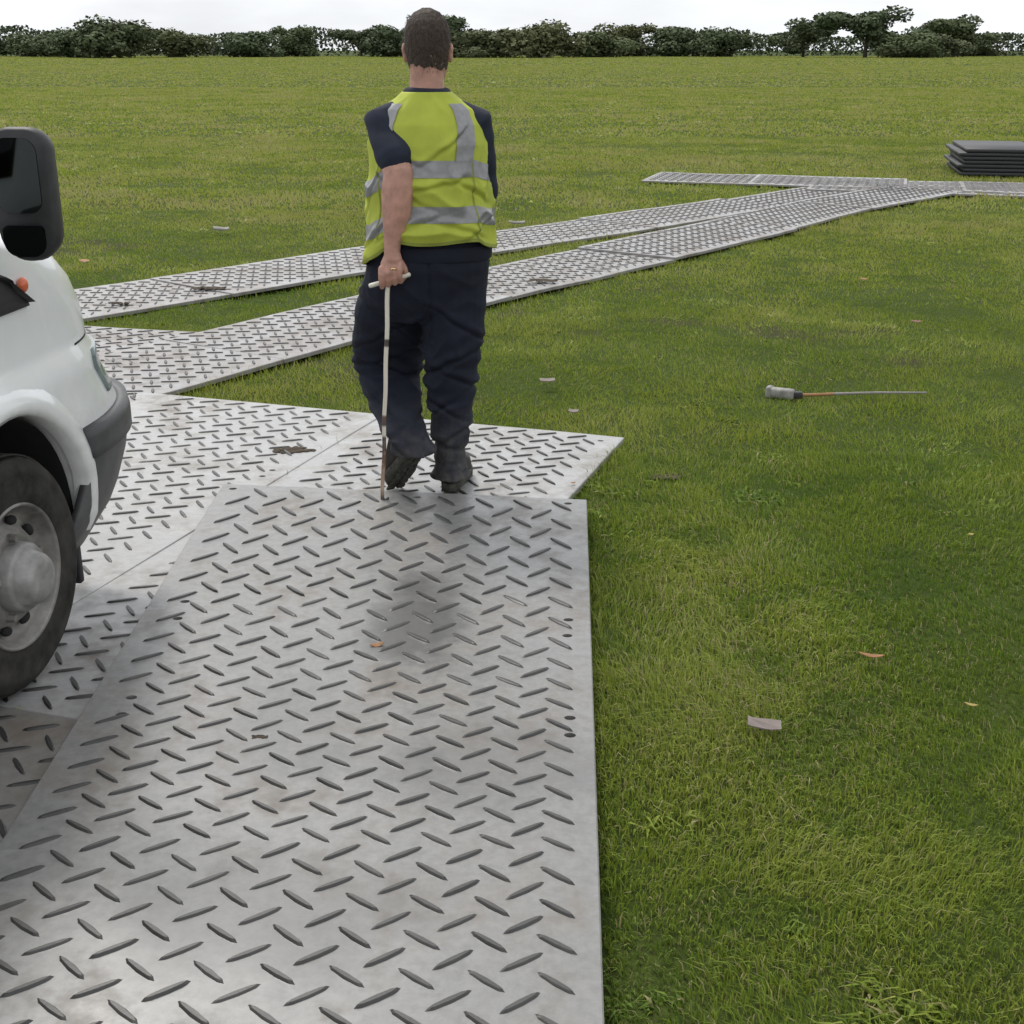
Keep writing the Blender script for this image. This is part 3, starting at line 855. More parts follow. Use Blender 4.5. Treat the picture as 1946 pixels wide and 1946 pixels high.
# --- trousers
left_leg = [pair(y, l, r, d, ry) for (y, l, r, d, ry) in [
    (520, 692, 806, 4.70, .115), (560, 681, 808, 4.72, .112), (600, 673, 809, 4.75, .108), (640, 668, 808, 4.78, .103), (675, 669, 806, 4.84, .098), (705, 677, 803, 4.85, .092),
    (740, 690, 800, 4.77, .084), (775, 703, 803, 4.67, .080), (805, 719, 808, 4.58, .078), (830, 734, 818, 4.51, .076), (850, 741, 826, 4.49, .074), (862, 746, 828, 4.48, .074)]]
right_leg = [pair(y, l, r, d, ry) for (y, l, r, d, ry) in [
    (520, 806, 928, 4.68, .115), (560, 800, 925, 4.68, .112), (620, 800, 920, 4.68, .104), (680, 803, 913, 4.68, .098), (720, 806, 907, 4.68, .092), (760, 811, 901, 4.68, .086),
    (800, 818, 896, 4.67, .080), (840, 824, 889, 4.66, .074), (868, 826, 886, 4.65, .072), (888, 823, 889, 4.65, .075), (905, 818, 894, 4.64, .084)]]
pelvis = [pair(y, l, r, d, ry) for (y, l, r, d, ry) in [
    (440, 704, 930, 4.68, .140), (475, 699, 931, 4.68, .148), (505, 695, 930, 4.68, .152), (540, 688, 928, 4.69, .150), (575, 690, 922, 4.70, .135), (605, 715, 905, 4.71, .10)]]
def cloth(p, n):
    w = noise.noise(Vector((p.x * 7.5 + p.z * 5.5, p.y * 6, p.z * 9.5 - abs(p.x + .29) * 6)))
    w2 = noise.noise(Vector((p.x * 11 - p.z * 6, p.y * 9, p.z * 34 + 7)))
    rid = (1 - abs(w)) ** 3
    low = 1.0 if p.z < .62 else max(.45, 1 - (p.z - .62) * 1.6)
    d = (.010 * (rid - .55) + .0018 * w2) * low
    # stacked folds at the hems and behind the knees
    hem = math.exp(-((p.z - .17) / .10) ** 2)
    d += .0022 * hem * math.sin(p.z * 70 + 5 * noise.noise(Vector((p.x * 7, p.y * 7, 2))))
    kn = math.exp(-((p.z - .50) / .06) ** 2) * (1 if p.x < -.29 else .3)
    d += .005 * kn * math.sin(p.z * 85 + p.x * 40 + 3 * noise.noise(p * 6))
    lines = ((-.47, .505, .28), (-.47, .465, -.35), (-.45, .405, .55), (-.44, .345, -.55), (-.42, .285, .35), (-.42, .235, -.3), (-.48, .60, .5), (-.50, .70, -.9)) if p.x < -.315 else \
            ((-.20, .53, .45), (-.19, .455, -.45), (-.20, .385, .6), (-.20, .315, -.5), (-.20, .25, .4), (-.20, .195, -.25), (-.19, .66, -.7))
    for k, (x0, z0, sl) in enumerate(lines):
        zl = z0 + sl * (p.x - x0) + .012 * noise.noise(Vector((p.x * 16, p.y * 10, k * 3.1)))
        fade = .5 + .5 * noise.noise(Vector((p.x * 9 + k * 5, p.y * 9, k)))
        dz_ = p.z - zl
        d += fade * (-.013 * math.exp(-(dz_ / .009) ** 2) + .009 * math.exp(-((dz_ - .022) / .016) ** 2))
    # trouser pocket edges and seams
    if p.y < DP:
        sx = abs(p.x + .292)
        if .60 < p.z < .93 and sx < .006: d -= .004
    return d
trousers = solid('trousers', [loft(left_leg), loft(right_leg), loft(pelvis)], .0055, M['trouser'], PERSON, 3, cloth)
belt_r = [pair(y, l, r, 4.68, ry) for (y, l, r, ry) in [(462, 699, 935, .151), (466, 698, 936, .154), (484, 697, 935, .155), (488, 698, 934, .152)]]
v_, f_ = loft(belt_r, False)
wb = obj_py('waistband', [Vector(v) - P0 for v in v_], f_, M['trouser'], PERSON, True)

# --- body (one skin): torso, neck, head, arms, hands, legs under the clothes
CX = -.293
parts_ = []
torso_prof = [(.86, .165, .12), (.95, .18, .125), (1.05, .185, .13), (1.15, .19, .128), (1.25, .195, .12), (1.34, .195, .11), (1.40, .165, .09), (1.435, .10, .07), (1.46, .062, .062), (1.50, .058, .062), (1.56, .058, .064)]
parts_.append(loft([ring_pts((CX, DP, z), a, b, 28) for z, a, b in torso_prof]))
HX, HY, HZ = CX + .004, DP + .018, 1.482
head = [(.00, .045, .060, .010), (.03, .060, .078, .012), (.07, .068, .092, .008), (.11, .073, .098, .002), (.145, .075, .099, -.002), (.18, .072, .094, -.006), (.21, .060, .078, -.008), (.232, .038, .05, -.008), (.243, .012, .016, -.008)]
parts_.append(loft([ring_pts((HX, HY + dy, HZ + z), a, b, 28) for z, a, b, dy in head]))
def blob(c, r, n=12):
    bm = bmesh.new(); bmesh.ops.create_uvsphere(bm, u_segments=n, v_segments=8, radius=1, matrix=Matrix.Translation(c) @ Matrix.Diagonal((*r, 1)))
    v = [tuple(q.co) for q in bm.verts]; f = [tuple(w.index for w in q.verts) for q in bm.faces]
    bm.verts.ensure_lookup_table(); bm.free(); return v, f
parts_.append(blob((HX, HY + .103, HZ + .092), (.013, .020, .024)))                    # nose
parts_.append(blob((HX, HY + .086, HZ + .052), (.024, .012, .007))); parts_.append(blob((HX, HY + .086, HZ + .040), (.022, .012, .007)))   # lips
parts_.append(blob((HX, HY + .075, HZ + .012), (.024, .022, .02)))                     # chin
for s in (-1, 1):
    parts_.append(blob((HX + s * .030, HY + .088, HZ + .128), (.022, .010, .008)))     # brow
    parts_.append(blob((HX + s * .077, HY - .004, HZ + .105), (.010, .022, .033)))     # ear
    parts_.append(blob((HX + s * .081, HY - .014, HZ + .118), (.008, .014, .020)))
# left arm (towards the camera side) and right arm mostly hidden by the body
DA = 4.52
arm_px = [(757, 330, 58), (756, 352, 61), (754.5, 385, 60), (753, 410, 55), (749, 438, 43), (746, 460, 34), (745, 478, 32), (747, 493, 36)]
sh = Vector((CX - .150, DP - .03, 1.36)); el = vp(758, 322, DA)
pa = [sh, sh.lerp(el, .5)] + [vp(x, y, DA) for x, y, w in arm_px]
kpx = 2450 / (DA * _c + .45 * _s)
ra = [.058, .054] + [(w / kpx / 2, w / kpx / 2 * .85) for x, y, w in arm_px]
parts_.append(tube(pa, ra, 16))
# left hand: palm faces away, four fingers go down on the camera side of the bar, then under it and up
bar_l, bar_r = vp(704, 543, DA - .005), vp(777, 522, DA + .01)
bar_d = (bar_r - bar_l).normalized()
palm = [vp(746, 486, DA), vp(745, 500, DA - .004), vp(745, 514, DA - .010)]
parts_.append(tube(palm, [(.030, .020), (.040, .019), (.042, .017)], 14))
grip0 = vp(726, 535, DA - .004)
dn = Vector((0, 0, -1)); fw = Vector((0, 1, 0))
fing = []
for k, (fx, ln) in enumerate([(-.001, .96), (.0225, 1.0), (.0455, .98), (.067, .86)]):
    b = grip0 + bar_d * fx                      # point of the bar inside this finger
    q = [b + Vector((0, -.012, .050 * ln)), b + Vector((0, -.024, .026)), b + Vector((0, -.021, .002)), b + Vector((.001, -.006, -.0195)), b + Vector((.002, .014, -.018)), b + Vector((.002, .021, .000)), b + Vector((.002, .016, .014))]
    parts_.append(tube(q, [.0100, .0098, .0092, .0088, .0084, .0080, .0072], 10))
    fing.append(q)
th0 = vp(760, 498, DA + .004)
thumb = [th0, vp(768, 510, DA + .010), vp(772, 522, DA + .016), vp(764, 531, DA + .026), vp(752, 535, DA + .032)]
parts_.append(tube(thumb, [.014, .0125, .0115, .0108, .009], 10))
# right arm
el2 = Vector((CX + .192, DP + .07, 1.12)); sh2 = Vector((CX + .155, DP + .0, 1.36)); wr2 = Vector((CX + .185, DP + .25, .98))
parts_.append(tube([sh2, sh2.lerp(el2, .5), el2, el2.lerp(wr2, .45), wr2], [.056, .052, .043, .040, .028], 14))
hp = wr2 + Vector((-.01, .05, -.035))
parts_.append(tube([wr2, wr2.lerp(hp, .5), hp], [(.028, .018), (.038, .018), (.040, .016)], 12))
for k in range(4):
    o_ = hp + Vector((-.030 + .020 * k, .0, .0))
    parts_.append(tube([o_, o_ + Vector((0, .03, -.022)), o_ + Vector((0, .040, -.050)), o_ + Vector((0, .028, -.068))], [.0098, .0092, .0085, .007], 8))
parts_.append(tube([wr2 + Vector((-.028, .02, 0)), wr2 + Vector((-.052, .055, -.02)), wr2 + Vector((-.050, .085, -.045))], [.012, .011, .009], 8))
# legs inside the trousers
def mid_leg(rings): return [Vector((sum(p[0] for p in r) / len(r), sum(p[1] for p in r) / len(r), r[0][2])) for r in rings]
for rings in (left_leg, right_leg):
    c = mid_leg(rings); c = c[:-5]; parts_.append(tube([Vector((c[0].x, c[0].y, .86))] + c, [.07] + [max(.034, .068 - .0055 * i) for i in range(len(c))], 14))
body_p = solid('body', parts_, .0038, M['skin'], PERSON, 2)
ob = [Vector(p) for p in fing[2]]
bm = bmesh.new()
rg = ob[0].lerp(ob[1], .75); rd = (ob[1] - ob[0]).normalized()
bmesh.ops.create_cone(bm, cap_ends=False, segments=18, radius1=.0128, radius2=.0128, depth=.007, matrix=Matrix.Translation(rg - P0) @ rd.to_track_quat('Z', 'Y').to_matrix().to_4x4())
ro = obj_bm('finger_ring', bm, M['gold'], PERSON, True)
md = ro.modifiers.new('s', 'SOLIDIFY'); md.thickness = .002; evaluated(ro)
for s in (-1, 1):
    bm = bmesh.new(); bmesh.ops.create_uvsphere(bm, u_segments=12, v_segments=8, radius=.0115, matrix=Matrix.Translation(Vector((HX + s * .030, HY + .083, HZ + .114)) - P0))
    obj_bm('eye', bm, M['white_litter'], PERSON, True)
# hair: cropped cap on the back and top of the head
hv = []
for z, a, b, dy in [(.048, .061, .084, .010), (.07, .068, .092, .008), (.11, .0745, .099, .002), (.145, .077, .1015, -.002), (.18, .0745, .097, -.006), (.21, .063, .081, -.008), (.234, .041, .053, -.008), (.248, .014, .018, -.008)]:
    fr = .30 if z < .15 else (.62 if z < .19 else 1.0)
    ring = []
    for k in range(40):
        an = 2 * math.pi * k / 40; ca, sa = math.cos(an), math.sin(an)
        y = b * sa
        if sa > 0: y *= fr if z < .2 else min(1, fr)
        ring.append((HX + a * 1.03 * ca, HY + dy + y - .002, HZ + z))
    hv.append(ring)
solid('hair', [loft(hv)], .005, M['hair'], PERSON, 2, lambda p, n: .0035 * noise.noise(p * 70) + .002 * noise.noise(p * 160))

hr = np.random.default_rng(3); V_, F_ = [], []
for _ in range(5200):
    t = hr.uniform(0, 1) ** .8; an = hr.uniform(0, 2 * math.pi)
    rows_ = [(.045, .063, .086, .008), (.11, .0765, .101, .002), (.145, .079, .1035, -.002), (.18, .0765, .099, -.006), (.21, .065, .083, -.008), (.236, .043, .055, -.008), (.250, .012, .016, -.008)]
    q_ = t * (len(rows_) - 1); i_ = min(int(q_), len(rows_) - 2); fr_ = q_ - i_
    z, a, b, dy = (rows_[i_][k] + (rows_[i_ + 1][k] - rows_[i_][k]) * fr_ for k in range(4))
    ca, sa = math.cos(an), math.sin(an)
    if sa > .1 and z < .17: continue
    if z < .09 and sa > -.15: continue
    p = Vector((HX + a * 1.02 * ca, HY + dy + b * sa, HZ + z)) - P0
    nrm = Vector((ca, sa, .15 + 1.2 * max(0, (z - .17) / .08))).normalized()
    dn_ = (Vector((hr.normal(0, .35), -.5 if z > .2 else 0, -1)) + nrm * .35).normalized(); ln = hr.uniform(.010, .020)
    sd_ = nrm.cross(dn_).normalized() * .0007; k = len(V_); tip_ = p + dn_ * ln + nrm * .002
    V_ += [tuple(p - sd_), tuple(p + sd_), tuple(tip_)]; F_.append((k, k + 1, k + 2))
hs_ = obj_py('hair_strands', V_, F_, M['hair'], PERSON); hs_['kind'] = 'stuff'

# --- shirt with short sleeves
sl_l = tube([sh + Vector((.05, 0, .01)), sh, sh.lerp(el, .45), sh.lerp(el, .80)], [.066, .071, .067, .066], 16)
sl_r = tube([sh2 + Vector((-.05, 0, .01)), sh2, sh2.lerp(el2, .5), sh2.lerp(el2, .98)], [.066, .070, .063, .056], 16)
tp = [(.90, .190, .140), (1.05, .195, .145), (1.2, .20, .14), (1.33, .205, .125), (1.395, .175, .10), (1.44, .10, .080), (1.475, .072, .072)]
shirt = solid('shirt', [loft([ring_pts((CX, DP, z), a, b, 28) for z, a, b in tp]), sl_l, sl_r], .0075, M['shirt'], PERSON, 3,
              lambda p, n: .006 * noise.noise(Vector((p.x * 9, p.y * 9, p.z * 22))))

# --- high-visibility vest: open shell, hem lower on the left
VP = [(.84, -.293, .236, .172), (.93, -.2925, .232, .175), (1.0, -.293, .2265, .175), (1.08, -.294, .220, .172), (1.19, -.2945, .2115, .164), (1.29, -.2945, .2085, .152), (1.355, -.2945, .198, .136), (1.405, -.293, .163, .112), (1.44, -.293, .110, .092), (1.462, -.293, .085, .082)]
def vest_pt(a, z, off=0.0):
    for (p, q) in zip(VP[:-1], VP[1:]):
        if p[0] <= z <= q[0]:
            t = (z - p[0]) / (q[0] - p[0]); break
    else: p, q, t = (VP[-2], VP[-1], 1.0) if z > VP[-1][0] else (VP[0], VP[1], 0.0)
    cx, rx, ry = (p[i] + (q[i] - p[i]) * t for i in (1, 2, 3))
    ca, sa = math.cos(a), math.sin(a)
    x = rx * math.copysign(abs(ca) ** .86, ca); y = ry * math.copysign(abs(sa) ** .86, sa)
    w = noise.noise(Vector((ca * 2.2 + 3 + z * 2.5, sa * 2.2, z * 7.0))); w2 = noise.noise(Vector((ca * 5 - z * 5, sa * 5, z * 15 + 4)))
    d = (.020 * (1 - abs(w)) ** 3 - .008 + .006 * w2) * min(1, max(.25, (1.40 - z) * 3)) + off
    if z < 1.06: d += .010 * math.sin(a * 7 + 1.5) * (1.06 - z) * 4
    for k, (a0, z0, sl) in enumerate(((-.5, 1.02, .10), (-1.0, 1.005, -.06), (-1.9, 1.01, .09), (-2.4, 1.00, .16), (-.7, 1.13, -.09), (-1.4, 1.155, .05), (-2.0, 1.14, -.12), (-1.2, 1.29, .16), (-2.1, 1.30, -.18), (-2.7, 1.12, .2))):
        da = (a + math.pi) % (2 * math.pi) - math.pi - a0
        if abs(da) < .8:
            zl = z0 + sl * da + .008 * noise.noise(Vector((a * 5, k * 2.0, 0))); dz_ = z - zl; fd = math.cos(da / .8 * math.pi / 2) ** 2
            d += fd * (-.008 * math.exp(-(dz_ / .007) ** 2) + .007 * math.exp(-((dz_ - .018) / .013) ** 2))
    return Vector((cx + x + ca * d, DP + y + sa * d, z))
def sag(a):                               # how far hem and tape drop on the left-hand side
    l = max(0.0, -math.cos(a) - .35) / .65
    back = -math.sin(a)
    r = max(0.0, math.cos(a) - .75) / .25
    return -.085 * l ** 1.1 - .022 * r
nA, nZ = 160, 110
vs, fs = [], []
for j in range(nZ + 1):
    for k in range(nA):
        a = 2 * math.pi * k / nA
        z0 = .962 + sag(a) + .006 * math.sin(a * 5); z = z0 + (1.462 - z0) * j / nZ
        vs.append(vest_pt(a, z) - P0)
for j in range(nZ):
    for k in range(nA): fs.append((j * nA + k, j * nA + (k + 1) % nA, (j + 1) * nA + (k + 1) % nA, (j + 1) * nA + k))
vest = obj_py('safety_vest', vs, fs, M['vest'], PERSON, True)
md = vest.modifiers.new('s', 'SOLIDIFY'); md.thickness = .003; md.offset = -1; evaluated(vest)
for p in vest.data.polygons: p.use_smooth = True
def tape(z0, h):
    vs, fs = [], []; nb = 12
    for j in range(nb + 1):
        for k in range(nA):
            a = 2 * math.pi * k / nA; z = z0 + sag(a) * .95 + h * j / nb
            vs.append(vest_pt(a, z, .0022) - P0)
    for j in range(nb):
        for k in range(nA): fs.append((j * nA + k, j * nA + (k + 1) % nA, (j + 1) * nA + (k + 1) % nA, (j + 1) * nA + k))
    o = obj_py('reflective_tape', vs, fs, M['band'], vest, True)
tape(1.034, .056); tape(1.186, .056)
for sx in (-1, 1):                        # shoulder tapes down the back
    vs, fs = [], []; nj, ni = 48, 12
    for j in range(nj + 1):
        z = 1.238 + (1.425 - 1.238) * j / nj
        for i in range(ni + 1):
            aa = -math.pi / 2 + sx * (.62 + (i / ni - .5) * .36) * (1 + .25 * j / nj)
            vs.append(vest_pt(aa, z, .0042) - P0)
    for j in range(nj):
        for i in range(ni): fs.append((j * (ni + 1) + i, j * (ni + 1) + i + 1, (j + 1) * (ni + 1) + i + 1, (j + 1) * (ni + 1) + i))
    obj_py('reflective_tape', vs, fs, M['band'], vest, True)

def strip_on_vest(name, pts_, mat):
    vs = [p - P0 for p in pts_]; n_ = len(vs) // 2
    obj_py(name, vs, [(2 * i, 2 * i + 1, 2 * i + 3, 2 * i + 2) for i in range(n_ - 1)], mat, vest, True)
M['trim'] = plain('vest_trim', (.22, .25, .04), .8, 0, .1, 20)
for a0 in (-.76, -2.38):                  # panel seams down the back
    strip_on_vest('panel_seam', [vest_pt(a0 + da, .975 + (1.235 - .975) * i / 60, .0030) for i in range(61) for da in (-.014, .014)], M['trim'])
ring_ = []
for k in range(nA + 1):
    a = 2 * math.pi * k / nA; z0 = .962 + sag(a) + .006 * math.sin(a * 5)
    ring_ += [vest_pt(a, z0 + .001, .0026), vest_pt(a, z0 + .012, .0026)]
strip_on_vest('hem_binding', ring_, M['trim'])

# --- boots
def boot(mat4):
    r = empty('boot'); r.parent = PERSON; r.matrix_basis = Matrix.Translation(-P0) @ mat4
    up = [(-.0, .020, .046, .14, -.010), (.03, .046, .052, 0, 0)]
    # upper: rings up from the sole
    def foot_ring(z, y0, y1, w, n=28):
        out = []
        for k in range(n):
            a = 2 * math.pi * k / n; ca, sa = math.cos(a), math.sin(a)
            y = (y0 + y1) / 2 + (y1 - y0) / 2 * math.copysign(abs(sa) ** .8, sa); t = (y - y0) / (y1 - y0)
            ww = w * (.80 + .28 * math.exp(-((t - .72) / .26) ** 2) - .10 * math.exp(-((t - .42) / .15) ** 2))
            out.append((ww * math.copysign(abs(ca) ** .75, ca), y, z))
        return out
    rings = [foot_ring(.028, -.005, .288, .048), foot_ring(.05, -.010, .290, .050), foot_ring(.075, -.008, .270, .048), foot_ring(.095, .0, .205, .045), foot_ring(.115, .004, .150, .042), foot_ring(.132, .006, .112, .034)]
    v_, f_ = loft(rings)
    obj_py('upper', v_, f_, M['boot'], r, True)
    srs = [foot_ring(.0, .002, .285, .049), foot_ring(.004, -.006, .295, .054), foot_ring(.028, -.010, .300, .055), foot_ring(.034, -.006, .296, .053)]
    v_, f_ = loft(srs); so = obj_py('sole', v_, f_, M['sole'], r, True)
    vsl, fsl = [], []
    for k in range(9):                     # tread blocks under the sole
        y = .02 + k * .031
        if k == 3: continue
        for s in (-1, 1):
            b0 = len(vsl); w = .038 if k > 3 else .033
            x0, x1 = (.006, w) if s > 0 else (-w, -.006)
            vsl += [(x0, y, .002), (x1, y, .002), (x1, y + .019, .002), (x0, y + .019, .002), (x0, y, -.006), (x1, y, -.006), (x1, y + .019, -.006), (x0, y + .019, -.006)]
            fsl += [tuple(b0 + i for i in q) for q in ((4, 5, 6, 7)[::-1], (0, 1, 5, 4), (1, 2, 6, 5), (2, 3, 7, 6), (3, 0, 4, 7))]
    obj_py('tread', vsl, fsl, M['sole'], r)['kind'] = 'stuff'
    return r
rb = at(853, 938, .028)
boot(Matrix.Translation((rb.x, rb.y - .0, .034)) @ Matrix.Rotation(R(-8), 4, 'Z'))
# trailing foot stands on its toe, heel lifted towards the other foot, sole turned to the camera
toe = at(753, 927, .03)
boot(Matrix.Translation((toe.x, toe.y, .040)) @ Matrix.Rotation(R(36), 4, 'Z') @ Matrix.Rotation(R(-47), 4, 'X') @ Matrix.Translation((0, -.272, 0)))

# ------------------------------------------------------------------ hooked lifting rod
def rod_mat():
    m, nt, b = new_mat('taped_rod')
    co = objco(nt); sp = N(nt, 'ShaderNodeSeparateXYZ'); nt.links.new(co, sp.inputs[0])
    mr_ = N(nt, 'ShaderNodeMapRange'); mr_.inputs['From Min'].default_value = 0; mr_.inputs['From Max'].default_value = 1.0
    nt.links.new(sp.outputs['Z'], mr_.inputs['Value'])
    cream, brown, dk = (.62, .57, .48), (.15, .085, .055), (.07, .055, .045)
    r = ramp(nt, [(0, dk), (.045, (.40, .30, .22)), (.12, (.30, .19, .13)), (.17, brown), (.285, dk), (.300, cream), (.335, cream), (.345, dk), (.385, brown), (.395, cream), (.700, cream), (.708, dk), (.735, dk), (.742, cream)], mr_.outputs['Result'])
    n1 = ramp(nt, [(.50, (0, 0, 0)), (.58, (.55, .55, .55))], noisen(nt, co, 26, 4, .7)).outputs['Color']
    low = ramp(nt, [(.16, (1, 1, 1)), (.30, (0, 0, 0))], mr_.outputs['Result']).outputs['Color']
    f = mixc(nt, 1.0, n1, low, 'MULTIPLY')
    c = mixc(nt, f, r.outputs['Color'], (.42, .30, .24))
    nt.links.new(c, b.inputs['Base Color']); b.inputs['Roughness'].default_value = .55
    return m
M['rod'] = rod_mat(); M['cream'] = plain('cream_handle', (.64, .60, .52), .5, 0, .12, 60)
tip = at(727, 947, .064)
top = (bar_l + bar_r) / 2; top = bar_l.lerp(bar_r, .46)
ROD = empty('hooked_rod', tip); tag(ROD, 'thin white T-handled rod with brown taped lower end, held in the left hand', 'rod')
dv = top - Vector(tip)
def rod_local(points, radii, n=12): return tube(points, radii, n)
L_ = dv.length; q = dv.normalized().to_track_quat('Z', 'Y')
rs = [(0, 0, L_ * k / 20) for k in range(21)]
v_, f_ = tube([(.0015 * math.sin(k * 1.1), .001 * math.cos(k * .7), L_ * k / 20) for k in range(21)], [.0068 + .0014 * k / 20 for k in range(21)], 12)
sc_ = [(x, y, z / L_) for x, y, z in v_]
shaft = obj_py('shaft', sc_, f_, M['rod'], ROD, True); shaft.rotation_mode = 'QUATERNION'; shaft.rotation_quaternion = q; shaft.scale = (1, 1, L_)
v_, f_ = tube([bar_l - Vector(tip), bar_r - Vector(tip)], [.0082, .0082], 12); obj_py('handle_bar', v_, f_, M['cream'], ROD, True)
hk = [(0, 0, .004), (.002, 0, -.002), (.008, -.004, -.006), (.016, -.006, -.004), (.021, -.006, .004)]
v_, f_ = tube(hk, [.0062, .006, .006, .0055, .004], 10); obj_py('hook', v_, f_, M['lug'], ROD, True)

# ------------------------------------------------------------------ tool and litter on the grass
M['tool_head'] = plain('pale_stone_grey', (.24, .23, .21), .7, 0, .4, 30, .5)
M['tool_orange'] = plain('orange_grip', (.30, .15, .06), .5, 0, .15, 30)
M['tool_grey'] = plain('weathered_handle', (.24, .22, .20), .7, 0, .25, 40)
tl = at(1490, 742, .03)
T = empty('long_handled_hammer', (tl.x, tl.y, -.016), R(-1)); tag(T, 'long-handled hammer with pale head and orange grip lying in the grass', 'hammer')
def tbox(name, c, d, rot, mat, bev, parent):
    bm = bmesh.new(); bmesh.ops.create_cube(bm, size=1, matrix=Matrix.Translation(c) @ rot @ Matrix.Diagonal((*d, 1)))
    bmesh.ops.bevel(bm, geom=bm.edges[:], offset=bev, segments=2, profile=.5, affect='EDGES'); return obj_bm(name, bm, mat, parent, True)
rt = Matrix.Rotation(R(-24), 4, 'Z')
hd = tbox('head', (-.01, .005, .03), (.125, .055, .05), rt, M['tool_head'], .012, T)
tbox('striking_face', (-.066, .030, .032), (.028, .064, .058), rt, M['tool_head'], .01, hd)
tbox('collar', (.062, -.018, .028), (.05, .034, .034), Matrix.Rotation(R(-6), 4, 'Z'), M['black_plastic'], .006, T)
v_, f_ = tube([(.08, -.018, .028), (.16, -.012, .028), (.24, -.002, .030)], [.0085, .0085, .008], 10); obj_py('grip', v_, f_, M['tool_orange'], T, True)
v_, f_ = tube([(.24, -.002, .030), (.45, .010, .034), (.70, .030, .030)], [.0075, .0065, .005], 10); obj_py('handle', v_, f_, M['tool_grey'], T, True)

def chip(name, px, py, w, d, th, rz, mat, label, cat, z=.024, tilt=(0, 0), curl=.0, group=None):
    p = at(px, py, z); n = 7
    vs, fs = [], []
    for s in (1, 0):
        for k in range(4 * n):
            i, t = divmod(k, n); t /= n
            c0 = [(-.5, -.5), (.5, -.5), (.5, .5), (-.5, .5)][i]; c1 = [(-.5, -.5), (.5, -.5), (.5, .5), (-.5, .5)][(i + 1) % 4]
            x = (c0[0] + (c1[0] - c0[0]) * t) * w; y = (c0[1] + (c1[1] - c0[1]) * t) * d
            j = .05 * noise.noise(Vector((px + k * .7, py, 1)))
            vs.append((x * (1 + j), y * (1 + j * 2), s * th + curl * (2 * x / w) ** 2))
    m = 4 * n
    fs = [tuple(range(m)), tuple(range(m, 2 * m))[::-1]] + [(k, m + k, m + (k + 1) % m, (k + 1) % m) for k in range(m)]
    o = obj_py(name, vs, fs, mat); o.location = p; o.rotation_euler = (R(tilt[0]), R(tilt[1]), R(rz))
    tag(o, label, cat, group); return o
def leaf(px, py, size, mat, label, z=.024, rz=0, tilt=(8, 5), cat='leaf', narrow=.55, curl=.3, name='fallen_leaf'):
    p = at(px, py, z); n = 9; vs, fs = [], []
    for i in range(n):
        t = i / (n - 1); w = size * narrow * .5 * math.sin(math.pi * min(1, t * .94 + .03)) ** .8
        x = (t - .5) * size; zz = curl * size * (t - .5) ** 2 * 1.6
        j = 1 + .15 * noise.noise(Vector((px, i * .9, 3)))
        vs += [(x, -w * j, zz + .22 * w), (x, 0, zz), (x, w * j, zz + .22 * w)]
    for i in range(n - 1):
        for k in (0, 1): fs.append((i * 3 + k, i * 3 + k + 1, (i + 1) * 3 + k + 1, (i + 1) * 3 + k))
    o = obj_py(name, vs, fs, mat, None, True); o.location = p; o.rotation_euler = (R(tilt[0]), R(tilt[1]), R(rz))
    md = o.modifiers.new('s', 'SOLIDIFY'); md.thickness = .0012; evaluated(o)
    tag(o, label, cat); return o
chip('cardboard_scrap', 1452, 1378, .082, .036, .003, -9, M['paper'], 'torn grey-pink scrap of cardboard in the grass at lower right', 'litter', .022, (9, 4), .006)
leaf(1655, 1247, .072, M['leaf_orange'], 'long narrow orange leaf in the grass at right', .022, -8, (10, 4), narrow=.22)
leaf(1845, 1340, .035, M['leaf_yellow'], 'small yellow leaf low at the right edge of the grass', .030, -15, narrow=.3)
leaf(1845, 1016, .024, M['leaf_yellow'], 'tiny yellow leaf at the right edge level with the man\'s boots', .03, 20)
leaf(717, 1227, .040, M['leaf_orange'], 'curled orange leaf on the foreground mat', .053, 12, (10, -6), narrow=.5, curl=.5)
leaf(1740, 612, .075, M['leaf_brown'], 'dark red-brown leaf on the grass above the hammer', .03, 10)
leaf(1640, 531, .07, M['leaf_orange'], 'pale orange leaf far out on the right-hand grass', .03, 15)
leaf(160, 497, .085, M['leaf_orange'], 'orange leaf on the grass beyond the van bonnet', .03, 0, narrow=.8)
leaf(1089, 918, .022, M['leaf_orange'], 'little orange leaf at the bare mat corner', .03, 30)
chip('litter_scrap', 1040, 723, .075, .04, .004, 4, M['paper'], 'flat pale scrap on the grass right of the man\'s knee', 'litter', .03, (6, 0), .004)
chip('litter_scrap', 1090, 782, .045, .03, .004, -14, M['paper'], 'small pale scrap on the grass right of the man\'s shin', 'litter', .03, (8, 0), .004)
chip('litter_scrap', 420, 436, .14, .07, .01, 10, M['white_litter'], 'crumpled white scrap far out on the grass at upper left', 'litter', .035, (10, 4), .01)
chip('litter_scrap', 982, 424, .15, .06, .01, 5, M['white_litter'], 'white scrap on the far grass right of the vest', 'litter', .035, (8, 2), .01)

